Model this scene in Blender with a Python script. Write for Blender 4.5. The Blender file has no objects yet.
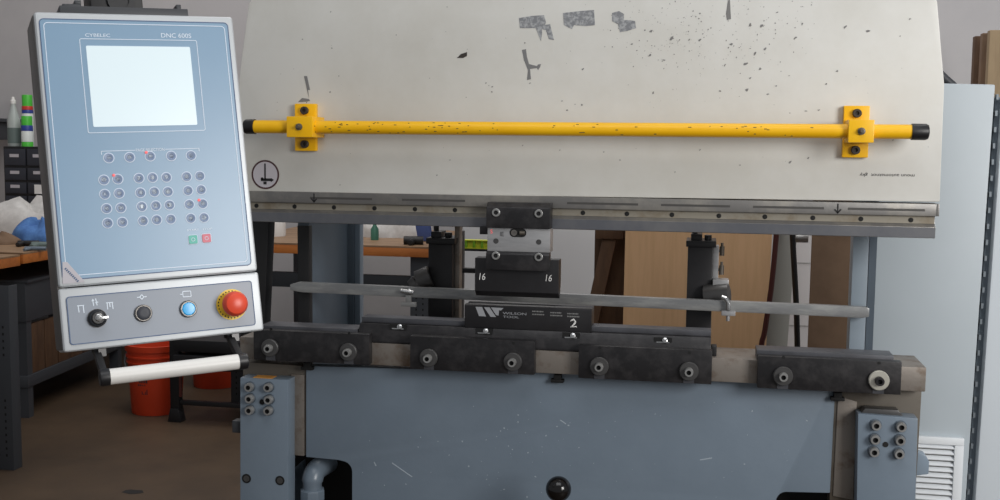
import bpy, bmesh, math, random
from mathutils import Vector, Matrix
random.seed(7)
SC = bpy.context.scene
COL = SC.collection

# ------------------------------------------------------------------ camera
F = 1100.0
PITCH, YAW, ROLL = [math.radians(a) for a in (5.4, 10.6, -0.62)]
CAM = Vector((0.25, -2.25, 1.42))
fw = Vector((-math.sin(YAW)*math.cos(PITCH), math.cos(YAW)*math.cos(PITCH), -math.sin(PITCH)))
rx = Vector((math.cos(YAW), math.sin(YAW), 0))
dn = fw.cross(rx)
RX = rx*math.cos(ROLL) + dn*math.sin(ROLL)
DN = -rx*math.sin(ROLL) + dn*math.cos(ROLL)
cam_data = bpy.data.cameras.new('camera')
cam = bpy.data.objects.new('camera', cam_data); COL.objects.link(cam)
m = Matrix.Identity(4)
for i in range(3):
    m[i][0] = RX[i]; m[i][1] = -DN[i]; m[i][2] = -fw[i]; m[i][3] = CAM[i]
cam.matrix_world = m
cam_data.sensor_width = 36.0; cam_data.lens = 36.0*F/1000.0
cam_data.clip_start = 0.02; cam_data.clip_end = 60
SC.camera = cam

def ray(px, py): return RX*((px-500)/F) + DN*((py-250)/F) + fw
def at(px, py, Y):
    v = ray(px, py); return CAM + v*((Y-CAM.y)/v.y)
def atz(px, py, Z):
    v = ray(px, py); return CAM + v*((Z-CAM.z)/v.z)

# ------------------------------------------------------------------ materials
def lin(c):
    c = c/255.0
    return c/12.92 if c <= 0.04045 else ((c+0.055)/1.055)**2.4
def rgb(r, g, b): return (lin(r), lin(g), lin(b), 1)
def mat(name, col, rough=0.5, metal=0.0, col2=None, scale=8.0, lo=0.42, hi=0.68, bump=0.0, bscale=60.0, emit=None, estr=0.0, stretch=None, coat=0.0, spec=0.5, trans=0.0):
    M = bpy.data.materials.new(name); M.use_nodes = True
    nt = M.node_tree; b = nt.nodes['Principled BSDF']
    b.inputs['Base Color'].default_value = rgb(*col)
    b.inputs['Roughness'].default_value = rough
    b.inputs['Metallic'].default_value = metal
    b.inputs['Specular IOR Level'].default_value = spec
    if coat: b.inputs['Coat Weight'].default_value = coat
    if trans: b.inputs['Transmission Weight'].default_value = trans
    tc = nt.nodes.new('ShaderNodeTexCoord')
    src = tc.outputs['Object']
    if stretch:
        mp = nt.nodes.new('ShaderNodeMapping'); mp.inputs['Scale'].default_value = stretch
        nt.links.new(src, mp.inputs['Vector']); src = mp.outputs['Vector']
    if col2:
        n = nt.nodes.new('ShaderNodeTexNoise'); n.inputs['Scale'].default_value = scale
        n.inputs['Detail'].default_value = 6; n.inputs['Roughness'].default_value = 0.65
        nt.links.new(src, n.inputs['Vector'])
        r = nt.nodes.new('ShaderNodeValToRGB')
        r.color_ramp.elements[0].position = lo; r.color_ramp.elements[1].position = hi
        r.color_ramp.elements[0].color = rgb(*col); r.color_ramp.elements[1].color = rgb(*col2)
        nt.links.new(n.outputs['Fac'], r.inputs['Fac'])
        nt.links.new(r.outputs['Color'], b.inputs['Base Color'])
    if bump:
        n2 = nt.nodes.new('ShaderNodeTexNoise'); n2.inputs['Scale'].default_value = bscale
        n2.inputs['Detail'].default_value = 4
        nt.links.new(src, n2.inputs['Vector'])
        bp = nt.nodes.new('ShaderNodeBump'); bp.inputs['Strength'].default_value = bump; bp.inputs['Distance'].default_value = 0.004
        nt.links.new(n2.outputs['Fac'], bp.inputs['Height'])
        nt.links.new(bp.outputs['Normal'], b.inputs['Normal'])
    if emit:
        b.inputs['Emission Color'].default_value = rgb(*emit); b.inputs['Emission Strength'].default_value = estr
    return M

M = {}
M['ram'] = mat('cream_paint', (201,199,192), 0.42, 0, (212,211,206), 3.2, lo=0.36, hi=0.62, bump=0.05, bscale=40)
M['blue'] = mat('blue_grey_paint', (110,123,136), 0.38, 0, (116,129,142), 5, bump=0.06, bscale=90)
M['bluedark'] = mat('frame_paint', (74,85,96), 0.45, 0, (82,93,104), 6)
M['steel'] = mat('machined_steel', (122,118,114), 0.42, 0.75, (150,146,141), 14, stretch=(1,1,6), bump=0.05)
M['steel_oily'] = mat('oily_steel', (128,126,124), 0.4, 0.6, (164,159,150), 9, lo=0.45, hi=0.72, bump=0.06)
M['ledge'] = mat('top_lit_ledge_steel', (150,144,132), 0.5, 0.4, (120,104,80), 16, lo=0.5, hi=0.75)  # paler base colour carries the light falling on the ledge from above
M['greysheet'] = mat('grey_sheet_paint', (132,133,129), 0.6)
M['slot'] = mat('engraved_steel', (84,82,80), 0.5, 0.4)
M['barsteel'] = mat('stained_bar_steel', (130,123,116), 0.5, 0.45, (102,86,72), 26, lo=0.5, hi=0.72, bump=0.1)
M['column_steel'] = mat('brown_stained_steel', (100,94,86), 0.5, 0.4, (78,66,54), 10, lo=0.5, hi=0.75)
M['dark'] = mat('blackened_steel', (36,35,37), 0.4, 0.3, (62,60,61), 26, lo=0.45, hi=0.75, bump=0.08, bscale=120)
M['dark2'] = mat('black_oxide_tool_steel', (38,37,39), 0.38, 0.3, (46,45,47), 14)
M['bolt'] = mat('bolt_steel', (158,158,157), 0.36, 0.5, (138,137,135), 40)
M['washer'] = mat('grey_washer', (84,83,83), 0.38, 0.5)
M['zinc'] = mat('zinc_washer', (205,202,190), 0.35, 0.55)
M['hole'] = mat('socket_black', (12,12,13), 0.7)
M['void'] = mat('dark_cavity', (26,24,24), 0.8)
M['yellow'] = mat('yellow_paint', (246,186,10), 0.38, 0, (250,194,20), 12, bump=0.03)
M['chip'] = mat('bare_chip', (118,118,119), 0.6)
M['chipmid'] = mat('scuffed_chip', (122,121,120), 0.6)
M['chipdark'] = mat('dark_chip', (52,46,42), 0.6)
M['residue'] = mat('tape_residue', (124,126,130), 0.7, 0, (166,168,170), 110, lo=0.45, hi=0.6)
M['scratch'] = mat('scratch_pale', (164,174,183), 0.5)
M['blackplastic'] = mat('black_plastic', (22,22,25), 0.42)
M['sticker'] = mat('sticker_white', (184,180,186), 0.5)
M['maroon'] = mat('sticker_ring', (70,44,46), 0.5)
M['ink'] = mat('black_ink', (26,26,28), 0.6)
M['sheet'] = mat('mill_bar_steel', (136,137,138), 0.36, 0.45, (166,166,164), 11, stretch=(1,1,5))
M['alu'] = mat('brushed_block', (174,174,175), 0.38, 0.45, (154,154,156), 10, stretch=(1,1,6))
M['wall'] = mat('painted_wall', (172,170,172), 0.9, 0, (180,178,179), 2)
M['floor'] = mat('worn_concrete', (80,64,48), 0.55, 0, (56,44,33), 1.6, lo=0.35, hi=0.7, bump=0.08, bscale=30)
M['benchtop'] = mat('oiled_maple', (150,120,92), 0.5, 0, (120,94,70), 4, stretch=(1,6,6))
M['benchedge'] = mat('varnished_edge', (186,112,52), 0.4, 0, (160,90,40), 4, stretch=(1,6,6))
M['benchsteel'] = mat('bench_steel', (64,67,72), 0.5, 0.1)
M['drawer'] = mat('drawer_black', (46,49,58), 0.5)
M['paper'] = mat('white_paper', (225,224,222), 0.8)
M['bluecloth'] = mat('blue_cloth', (70,110,170), 0.9, 0, (90,135,195), 18, bump=0.4, bscale=40)
M['whitecloth'] = mat('white_cloth', (190,188,186), 0.9, 0, (214,212,210), 12, bump=0.4, bscale=30)
M['orange'] = mat('bucket_orange', (206,64,32), 0.42)
M['cardboard'] = mat('cardboard', (216,174,132), 0.85, 0, (207,165,123), 9, stretch=(8,8,0.6))
M['cardboard_dark'] = mat('brown_board', (120,96,76), 0.85, 0, (104,82,64), 7)
M['wood_brown'] = mat('brown_wood', (92,66,45), 0.7, 0, (70,48,32), 8, stretch=(4,4,0.7))
M['tan'] = mat('tan_board_shaded', (150,130,102), 0.8, 0, (136,116,90), 8, stretch=(5,5,0.6))  # tan darkened to include the shade behind the cabinet
M['cab'] = mat('cabinet_paint', (172,181,187), 0.45, 0, (176,185,191), 3)
M['cabwhite'] = mat('cabinet_white', (205,212,218), 0.45)
M['ventwhite'] = mat('vent_white', (226,230,234), 0.5)
M['gasket'] = mat('hinge_gap', (100,110,119), 0.5)
M['knuckle'] = mat('hinge_knuckle', (122,130,136), 0.4, 0.5)
M['hose_black'] = mat('rubber_hose', (20,20,22), 0.5)
M['hose_red'] = mat('red_brown_hose', (74,28,22), 0.5)
M['greenyellow'] = mat('level_yellow', (190,196,52), 0.5)
M['levelgreen'] = mat('level_vial', (120,170,40), 0.3)
M['housing'] = mat('panel_housing', (188,192,195), 0.42, 0.25)
M['housing_side'] = mat('panel_side', (92,90,88), 0.5, 0.2)
M['film'] = mat('panel_film', (127,157,183), 0.3, 0, (131,161,187), 2)
M['film_grey'] = mat('operator_plate', (136,144,156), 0.38)
M['line'] = mat('white_print', (222,232,242), 0.5)
M['filmline'] = mat('film_border', (70,92,126), 0.5)
M['screen'] = mat('screen_glass', (196,210,215), 0.25, emit=(222,238,244), estr=0.32)
M['key'] = mat('key_blue', (128,146,176), 0.4)
M['keymark'] = mat('key_mark', (204,216,230), 0.5)
M['led'] = mat('led_red', (230,110,110), 0.4, emit=(255,90,90), estr=0.4)
M['green'] = mat('key_green', (70,176,160), 0.4)
M['red'] = mat('key_red', (206,96,116), 0.4)
M['emblem'] = mat('printed_emblem', (150,152,156), 0.5)
M['ledgegrey'] = mat('ledge_steel', (84,85,90), 0.42, 0.4, (70,70,74), 16)
M['jaw'] = mat('jaw_steel', (104,106,112), 0.42, 0.5, (120,120,122), 9)
M['framelight'] = mat('frame_paint_lit', (138,150,161), 0.42)  # lighter copy of the frame paint, standing for light on the right frame
M['pouchblue'] = mat('pouch_blue', (66,84,136), 0.7)
M['bottlegreen'] = mat('bottle_green', (60,110,92), 0.4)
M['bright_wall'] = mat('bright_patch_white', (212,212,213), 0.9)  # near-white, so the added wall section looks brightly lit
M['chrome'] = mat('chrome', (190,190,190), 0.22, 0.9)
M['estop_red'] = mat('estop_red', (224,74,44), 0.35)
M['estop_yellow'] = mat('estop_yellow', (236,202,60), 0.45)
M['lampblue'] = mat('lamp_blue', (40,150,205), 0.25, emit=(50,170,230), estr=0.25)
M['white_grip'] = mat('white_grip', (226,224,220), 0.38)
M['arm'] = mat('arm_grey', (52,54,58), 0.5)
M['armblack'] = mat('arm_black', (22,22,24), 0.55)
M['conduit'] = mat('grey_conduit', (104,116,128), 0.32)
M['ball'] = mat('bakelite_black', (16,14,14), 0.14)
M['canGreen'] = mat('can_green', (74,186,60), 0.4)
M['canWhite'] = mat('can_white', (214,220,218), 0.4)
M['canRed'] = mat('can_red', (190,52,40), 0.4)
M['canBlue'] = mat('can_blue', (40,60,140), 0.4)
M['bottleclear'] = mat('bottle_plastic', (186,194,192), 0.35, trans=0.2)
M['bottlelabel'] = mat('bottle_label', (96,110,108), 0.5)
M['lens'] = mat('sensor_plastic', (132,146,160), 0.25)
M['label_orange'] = mat('orange_label', (214,150,70), 0.5)

# ------------------------------------------------------------------ mesh builder
class MB:
    def __init__(s): s.v = []; s.f = []
    def add(s, vs, fs):
        o = len(s.v); s.v += [Vector(v) for v in vs]; s.f += [[i+o for i in f] for f in fs]; return s
    def box(s, x0, x1, y0, y1, z0, z1):
        vs = [(x0,y0,z0),(x1,y0,z0),(x1,y1,z0),(x0,y1,z0),(x0,y0,z1),(x1,y0,z1),(x1,y1,z1),(x0,y1,z1)]
        return s.add(vs, [(0,3,2,1),(4,5,6,7),(0,1,5,4),(1,2,6,5),(2,3,7,6),(3,0,4,7)])
    def prism(s, pts, vec):
        pts = [Vector(p) for p in pts]; vec = Vector(vec); n = len(pts)
        nn = Vector((0,0,0))
        for i in range(n): nn += pts[i].cross(pts[(i+1) % n])
        if nn.dot(vec) > 0: pts = pts[::-1]
        vs = pts + [p+vec for p in pts]
        fs = [list(range(n)), list(range(2*n-1, n-1, -1))]
        for i in range(n):
            j = (i+1) % n; fs.append([i, i+n, j+n, j])
        return s.add(vs, fs)
    def lathe(s, o, ax, prof, n=28):
        o = Vector(o); ax = Vector(ax).normalized()
        t = Vector((0,0,1)) if abs(ax.z) < 0.9 else Vector((1,0,0))
        a = ax.cross(t).normalized(); b = ax.cross(a)
        vs = []; fs = []
        for (r, h) in prof:
            for k in range(n):
                q = 2*math.pi*k/n
                vs.append(o + ax*h + (a*math.cos(q) + b*math.sin(q))*max(r, 1e-5))
        for i in range(len(prof)-1):
            for k in range(n):
                k2 = (k+1) % n
                fs.append((i*n+k, i*n+k2, (i+1)*n+k2, (i+1)*n+k))
        fs.append(list(range(n-1, -1, -1)))
        L = (len(prof)-1)*n
        fs.append([L+k for k in range(n)])
        return s.add(vs, fs)
    def cyl(s, a, b, r, r2=None, n=24):
        a = Vector(a); b = Vector(b); d = b-a
        return s.lathe(a, d, [(r,0),(r if r2 is None else r2, d.length)], n)
    def ball(s, c, r, n=28):
        pr = [(r*math.sin(math.pi*i/16), -r*math.cos(math.pi*i/16)) for i in range(17)]
        return s.lathe(c, (0,0,1), pr, n)
    def tube(s, pts, r, n=12):
        pts = [Vector(p) for p in pts]; vs = []; fs = []; prev = None
        rs = r if isinstance(r, (list, tuple)) else [r]*len(pts)
        for i, p in enumerate(pts):
            d = (pts[min(i+1, len(pts)-1)] - pts[max(i-1, 0)]).normalized()
            if prev is None:
                t = Vector((0,0,1)) if abs(d.z) < 0.9 else Vector((1,0,0))
                a = d.cross(t).normalized()
            else: a = (prev - d*prev.dot(d)).normalized()
            prev = a; b = d.cross(a)
            for k in range(n):
                q = 2*math.pi*k/n; vs.append(p + (a*math.cos(q)+b*math.sin(q))*rs[i])
        for i in range(len(pts)-1):
            for k in range(n):
                k2 = (k+1) % n; fs.append((i*n+k, i*n+k2, (i+1)*n+k2, (i+1)*n+k))
        fs.append(list(range(n-1,-1,-1))); L = (len(pts)-1)*n; fs.append([L+k for k in range(n)])
        return s.add(vs, fs)
    def text(s, txt, x, z, size, y, ex=(1,0,0), ez=(0,0,1), align='CENTER', width=None, thick=0.0003, origin=None):
        cu = bpy.data.curves.new('t', 'FONT'); cu.body = txt; cu.size = 1.0; cu.align_x = align; cu.align_y = 'CENTER'
        cu.resolution_u = 3
        ob = bpy.data.objects.new('t', cu); COL.objects.link(ob)
        dg = bpy.context.evaluated_depsgraph_get(); dg.update()
        me = bpy.data.meshes.new_from_object(ob.evaluated_get(dg))
        vs = [v.co.copy() for v in me.vertices]; fs = [list(p.vertices) for p in me.polygons]
        bpy.data.objects.remove(ob); bpy.data.curves.remove(cu); bpy.data.meshes.remove(me)
        xs = [v.x for v in vs]; ys = [v.y for v in vs]
        sx = size/0.7; w = max(xs)-min(xs); cy = (max(ys)+min(ys))/2
        kx = (width/w) if width else sx
        ex = Vector(ex); ez = Vector(ez); o = Vector((x, y, z)) if origin is None else Vector(origin)
        cx = (max(xs)+min(xs))/2 if align == 'CENTER' else min(xs)
        s.add([o + ex*((v.x-cx)*kx) + ez*((v.y-cy)*sx) for v in vs], fs)
        return s
    def blob(s, c, ru, rv, y, n=9, jag=0.35, ang=0, thick=0.0006):
        pts = []
        for k in range(n):
            q = 2*math.pi*k/n; j = 1 + random.uniform(-jag, jag)
            u = ru*j*math.cos(q); v = rv*j*math.sin(q)
            pts.append(Vector((c[0] + u*math.cos(ang)-v*math.sin(ang), y-thick, c[1] + u*math.sin(ang)+v*math.cos(ang))))
        return s.prism(pts, (0, thick, 0))
    def build(s, name, material, parent=None, bevel=0, smooth=35, seg=2, local=False, root=None):
        """vertices are world coordinates; a part is stored relative to its thing's empty"""
        off = Vector((0,0,0))
        r = parent
        while r is not None and r.parent is not None: r = r.parent
        if r is not None and not local: off = r.location
        me = bpy.data.meshes.new(name)
        me.from_pydata([tuple(v-off) for v in s.v], [], s.f); me.update()
        bm = bmesh.new(); bm.from_mesh(me)
        if bevel:
            ed = [e for e in bm.edges if len(e.link_faces) == 2 and e.calc_face_angle(0) > 0.6]
            bmesh.ops.bevel(bm, geom=ed, offset=bevel, segments=seg, profile=0.6, affect='EDGES', clamp_overlap=True)
        bmesh.ops.recalc_face_normals(bm, faces=bm.faces)
        bm.to_mesh(me); bm.free()
        for p in me.polygons: p.use_smooth = True
        me.set_sharp_from_angle(angle=math.radians(smooth))
        me.materials.append(M[material] if isinstance(material, str) else material)
        o = bpy.data.objects.new(name, me); COL.objects.link(o)
        if parent is not None: o.parent = parent
        return o
def thing(name, label, cat, loc, group=None):
    o = bpy.data.objects.new(name, None); COL.objects.link(o); o.location = loc; o.empty_display_size = 0.05
    o['label'] = label; o['category'] = cat
    if group: o['group'] = group
    return o
def solo(o, label, cat, group=None):
    # a one-mesh thing: put its origin at its base
    vs = o.data.vertices
    xs = [v.co.x for v in vs]; ys = [v.co.y for v in vs]; z = min(v.co.z for v in vs)
    c = Vector(((min(xs)+max(xs))/2, (min(ys)+max(ys))/2, z))
    o.data.transform(Matrix.Translation(-c)); o.location = c
    o['label'] = label; o['category'] = cat
    if group: o['group'] = group
    return o
def struct(o): o['kind'] = 'structure'; return o
def pxbox(b, x0, x1, yt, yb, Y0, Y1):
    """box whose front face (plane Y0) spans the given pixel columns and rows (rows read at mid-width)"""
    xm = (x0+x1)/2; ym = (yt+yb)/2
    return b.box(at(x0, ym, Y0).x, at(x1, ym, Y0).x, Y0, Y1, at(xm, yb, Y0).z, at(xm, yt, Y0).z)
def pxprism(b, pts, Y0, Y1):
    return b.prism([at(x, y, Y0) for x, y in pts], (0, Y1-Y0, 0))
def arc(cx, cy, r, a0, a1, n=8):
    return [(cx + r*math.cos(math.radians(a0+(a1-a0)*i/n)), cy + r*math.sin(math.radians(a0+(a1-a0)*i/n))) for i in range(n+1)]
def root_off(o):
    while o.parent is not None: o = o.parent
    return o.location
def capscrew(parent, px, py, Y, r, h=0.012, sock=True, m='bolt', name='bolt', washer=None, wm='washer', wh=0.006):
    c = at(px, py, Y); d = Vector((0,-1,0))
    if washer:
        MB().lathe(c, d, [(washer,0),(washer,wh*0.8),(washer*0.93,wh)], 28).build('washer', wm, parent)
        c = c + d*wh
    o = MB().lathe(c, d, [(r,0),(r,h*0.85),(r*0.9,h),(r*0.54,h),(r*0.5,h*0.45)], 20).build(name, m, parent)
    o.data.materials.append(M['hole'])  # near-black colour stands for the shade inside the socket
    for p_ in o.data.polygons:
        cen = Vector((0,0,0))
        for vi in p_.vertices: cen += o.data.vertices[vi].co
        cen /= len(p_.vertices)
        rr = max((Vector((o.data.vertices[vi].co.x,0,o.data.vertices[vi].co.z))-Vector((c.x-root_off(parent).x,0,c.z-root_off(parent).z))).length for vi in p_.vertices)
        if rr < r*0.56 and cen.y > c.y-root_off(parent).y-h*1.01: p_.material_index = 1
    return o

# ================================================================== THE ROOM
WY = 4.7
fl = struct(MB().box(-5.0, 3.4, -3.2, WY, -0.1, 0).build('floor', 'floor'))
struct(MB().box(-5.1, 3.5, WY, WY+0.12, -0.1, 3.4).build('wall_back', 'wall'))
struct(MB().box(-5.12, -5.0, -1.0, WY, -0.1, 3.4).build('wall_left', 'wall'))
struct(MB().box(at(463,260,2.3).x,at(660,260,2.3).x,2.3,2.42,0,3.4).build('wall_bright_patch','bright_wall'))  # wall section added to carry the bright patch seen through the opening
ob = MB().blob((0,0),0.05,0.03,0,12,0.2); st0 = MB()
st0.v = [Vector((v.x,v.z,0.0005+v.y*-0.5)) for v in ob.v]; st0.f = ob.f
p = atz(133,492,0)
st0.v = [v+Vector((p.x,p.y,0)) for v in st0.v]; st0.build('oil_stain','void',fl)
# pale block wall close behind the machine, right of centre

# ================================================================== PRESS BRAKE
brake = thing('press_brake', 'large cream and blue-grey press brake filling the photo', 'press brake', (0.0, 0.1, 0.0))
# --- upper beam
a0 = [(241,62), (248,8)] + [(249,3),(251,0),(254,-3),(258,-6),(264,-7.5)] + [(918,-14),(927,-12.5),(932,-9),(935,-4),(937.5,2),(944.5,85),(940,202),(236,192),(236,110)]
bm_ = MB(); pxprism(bm_, a0, 0.0, 0.06)
ram = bm_.build('upper_beam', 'ram', brake, bevel=0.003)
# rail under the beam: proud lip, recessed ledge with screw holes, proud lower jaw
zt = at(590,197.5,-0.012).z; z1 = at(590,209,-0.012).z; z2 = at(590,218.5,-0.012).z; z3 = at(590,230,-0.012).z
xl = at(232,205,-0.012).x; xr = at(939.5,208,-0.012).x; xr2 = at(935.5,228,-0.012).x
b = MB()
prof = [(-0.012,zt),(-0.012,z1),(-0.002,z1-0.001),(-0.002,z2+0.004),(-0.013,z2-0.002),(-0.013,z3+0.001),(-0.011,z3),(0.05,z3),(0.05,zt)]
b.prism([(xl,y,z) for y,z in prof], (xr2-xl,0,0))
b.box(xr2, xr, -0.012, 0.05, z1, zt)
rail = b.build('tool_rail', 'steel_oily', brake, bevel=0.0008)
MB().box(xl+0.001,xr2-0.001,-0.0032,-0.0018,z2+0.0042,z1-0.0012).build('screw_ledge','ledge',rail)
MB().box(xl+0.001,xr2-0.0004,-0.0138,-0.0126,z3+0.0012,z2-0.0026).build('lower_jaw','jaw',rail)
for (xa, xb, cc) in ((310,372,0),(402,465,0),(567,638,0),(661,730,0),(753,824,0),(848,925,0)):
    b = MB(); ym = 203+ (xa+xb-500)/2*0.0105
    A = at(xa,ym,-0.0121).x; B = at(xb,ym,-0.0121).x; zc = zt - (zt-z1)*0.52
    b.box(A,B,-0.0124,-0.0115,zc-0.0022,zc+0.0022)
    b.build('engraved_slot','slot',rail)
for px in (256.5,294.6,334,374.5,415,455,583,627,672,719,765,813,861,911):
    c = at(px, 203+(px-250)*0.02, -0.0032); c.z = (z1+z2)/2+0.001
    MB().lathe(c,(0,-1,0),[(0.0048,0),(0.0048,0.0005),(0.003,0.0007)],16).build('screw_hole','hole',rail)
for px in (314,838):
    c = at(px,205,-0.0125); zc = zt-(zt-z1)*0.5
    b = MB().box(c.x-0.0012,c.x+0.0012,-0.0127,-0.012,zc-0.009,zc+0.009)
    b.prism([(c.x-0.007,-0.0127,zc-0.003),(c.x-0.005,-0.0127,zc-0.001),(c.x,-0.0127,zc-0.007),(c.x+0.005,-0.0127,zc-0.001),(c.x+0.007,-0.0127,zc-0.003),(c.x,-0.0127,zc-0.011)],(0,0.0007,0))
    b.build('centre_arrow','ink',rail)
# marks on the beam
def P2(px, py, Y=0.0):
    p = at(px,py,Y); return (p.x, p.z)
S = 0.00205   # metres per pixel on the beam
for poly in ([(519,18),(531,16),(544,15),(546,22),(545,25),(550,24),(554,40),(549,39),(546,30),(542,29),(542,33),(541,41),(539,36),(536,28),(520,28)],
             [(563,13),(580,11),(594,10),(595,25),(586,26),(574,25),(572,29),(564,25)],
             [(612,13),(619,11),(624,14),(624,20),(628,20),(635,21),(636,28),(627,31),(620,32),(618,24),(612,21)]):
    b = MB(); pxprism(b, poly, -0.0007, 0.0); b.build('tape_residue','residue',ram)
for poly in ([(522,50),(526,49),(527,57),(529,64),(537,66),(538,64.5),(541,64),(540,67),(538,70),(537,68),(530,69),(531,79),(527,80),(528,70),(524,60)],
             [(304,76),(307,76),(310,90),(308,90),(309,98),(307,90)],[(298,102),(302,98),(309,99),(310,101),(302,102)]):
    b = MB(); pxprism(b, poly, -0.0006, 0.0); b.build('scratch','chip',ram)
b = MB(); pxprism(b, [(457,58),(461,54),(467,52),(467,56),(463,58)], -0.0006, 0); b.build('scratch','chipdark',ram)
b = MB(); pxprism(b, [(728,0),(730,0),(731,19),(727,20),(726,14)], -0.0006, 0); b.build('scratch','chipmid',ram)
b = MB()
spots = [(632,44,2),(650,55,3),(645,30,2),(672,38,4),(651,31,3),(700,40,2.5),(689,40,2),(664,60,2),(725,65,2),(731,44,3),(583,69,2),(562,101,2.2),(582,105,2.5),(653,93,2.5),(567,110,1.8),(720,91,2),(755,54,3.2),(746,64,3.2),(762,26,3.4),(750,25,3),(795,38,2.6),(802,24,2),(845,27,3),(868,31,3),(837,71,2.5),(826,84,2),(765,49,2.6),(747,90,2.6),(768,94,2.2),(760,69,2.4),(776,86,2),(819,110,1.8),(806,111,1.8),(750,78,2),(910,19,2),(900,36,1.6),(530,83,1.8),(486,83,1.5),(492,87,1.8),(492,92,1.8),(525,43,1.5),(447,7,1.4),(332,48,1.4),(330,92,1.6),(790,162,2.4),(808,158,2.2),(893,140,1.2),(437,175,1.6),(340,185,1.2),(560,150,1.4),(450,160,1.3),(620,160,1.5),(700,150,1.7),(740,165,1.6),(675,172,1.3)]
for (px,py,s) in spots:
    b.blob(P2(px,py), s*0.5*S*1.1, s*0.34*S*1.0, 0, 9, 0.5, random.uniform(0,1.2), 0.0005)
for k in range(330):
    if k < 200: px = random.gauss(680,40); py = abs(random.gauss(38,24))
    elif k < 270: px = random.gauss(765,28); py = abs(random.gauss(30,30))
    else: px = random.uniform(260,930); py = random.uniform(2,185)
    if not (250 < px < 930 and 1 < py < 186): continue
    if abs(py-129) < 10: continue
    s = random.choice((0.4,0.5,0.5,0.6,0.7,0.9,1.1))
    b.blob(P2(px,py), s*0.55*S*1.2, s*0.45*S, 0, 6, 0.4, random.uniform(0,1.5), 0.0004)
ch = b.build('paint_chips','chipmid',ram); ch['kind'] = 'stuff'
# faint upside-down pen note
b = MB(); note = at(887,175,-0.0005)
b.text('moun automatnot  gky', 0, 0, 0.0062, 0, ex=(-1,0,0), ez=(0,0,-1), width=0.102, origin=note)
b.build('pen_note','ink',ram)
# round sticker
c = at(265.4,174.6,-0.0003)
st = MB().lathe(c,(0,-1,0),[(0.0315,0),(0.0315,0.0005)],40).build('round_sticker','maroon',ram)
MB().lathe(c+Vector((0,-0.0005,0)),(0,-1,0),[(0.0278,0),(0.0278,0.0004)],40).build('sticker_face','sticker',ram)
b = MB(); cc = c + Vector((0,-0.0015,0))
def lb(x0,x1,z0,z1): b.box(cc.x+x0,cc.x+x1,cc.y,cc.y+0.0005,cc.z+z0,cc.z+z1)
lb(-0.0018,0.0014,-0.012,0.024); lb(-0.010,0.014,-0.014,-0.008); lb(-0.004,0.003,-0.021,-0.015); lb(-0.009,-0.005,-0.012,-0.006)
b.prism([(cc.x+0.013,cc.y,cc.z-0.007),(cc.x+0.020,cc.y,cc.z-0.011),(cc.x+0.013,cc.y,cc.z-0.016)],(0,0.0005,0))
b.build('sticker_symbol','ink',ram)

# --- yellow hand rail
tz = at(590,129.3,-0.055).z
xa = at(250,127.5,-0.055).x; xb = at(918,131.5,-0.055).x
hr = MB().cyl((xa,-0.055,tz),(xb,-0.055,tz),0.0137,n=28).build('hand_rail','yellow',brake)
xa0 = at(244.5,127.5,-0.055).x; xb0 = at(929,131.5,-0.055).x
for (s, e) in ((xa+0.012, xa0), (xb-0.012, xb0)):
    L = abs(e-s); MB().lathe((s,-0.055,tz),(e-s,0,0),[(0.0155,0),(0.0155,L*0.8),(0.0135,L*0.95),(0.009,L)],28).build('end_cap','blackplastic',hr)
for (bx0,bx1,pxa,pxb) in ((286,312,295,316),(848.6,874.5,843,869)):
    ym = 128 if bx0 < 500 else 131.8
    b = MB()
    X0 = at(bx0,ym,-0.082).x; X1 = at(bx1,ym,-0.082).x
    zc = tz
    b.box(X0,X1,-0.080,-0.006,zc-0.0215,zc+0.0215)
    b.build('rail_clamp_block','yellow',hr,bevel=0.002)
    b = MB(); X2 = at(pxa,ym,-0.012).x; X3 = at(pxb,ym,-0.012).x
    b.box(X2,X3,-0.014,0.0,zc-0.050,zc+0.050)
    b.build('mounting_plate','yellow',hr,bevel=0.002)
    xm = (X2+X3)/2
    for dz in (-0.0355,0.0355):
        MB().lathe((xm,-0.014,zc+dz),(0,-1,0),[(0.0085,0),(0.0085,0.007),(0.0075,0.008),(0.004,0.008),(0.004,0.004)],18).build('cap_screw','chipdark',hr)
    MB().lathe(((X0+X1)/2,-0.080,zc),(0,-1,0),[(0.007,0),(0.007,0.004),(0.0035,0.005),(0.003,0.012)],16).build('set_screw','column_steel',hr)
b = MB()
for k in range(75):
    px = random.choice((random.uniform(314,470),random.uniform(314,840))); q = random.uniform(-0.9,0.9)
    x = at(px,129,-0.068).x
    cy = -0.055-0.0138*math.cos(q); cz = tz+0.0138*math.sin(q)
    w_ = random.uniform(0.0008,0.003)
    b.box(x-w_,x+w_,cy-0.0003,cy+0.0008,cz-0.0007,cz+0.0007)
cb = b.build('worn_paint_flecks','chipdark',hr); cb['kind'] = 'stuff'

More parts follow.
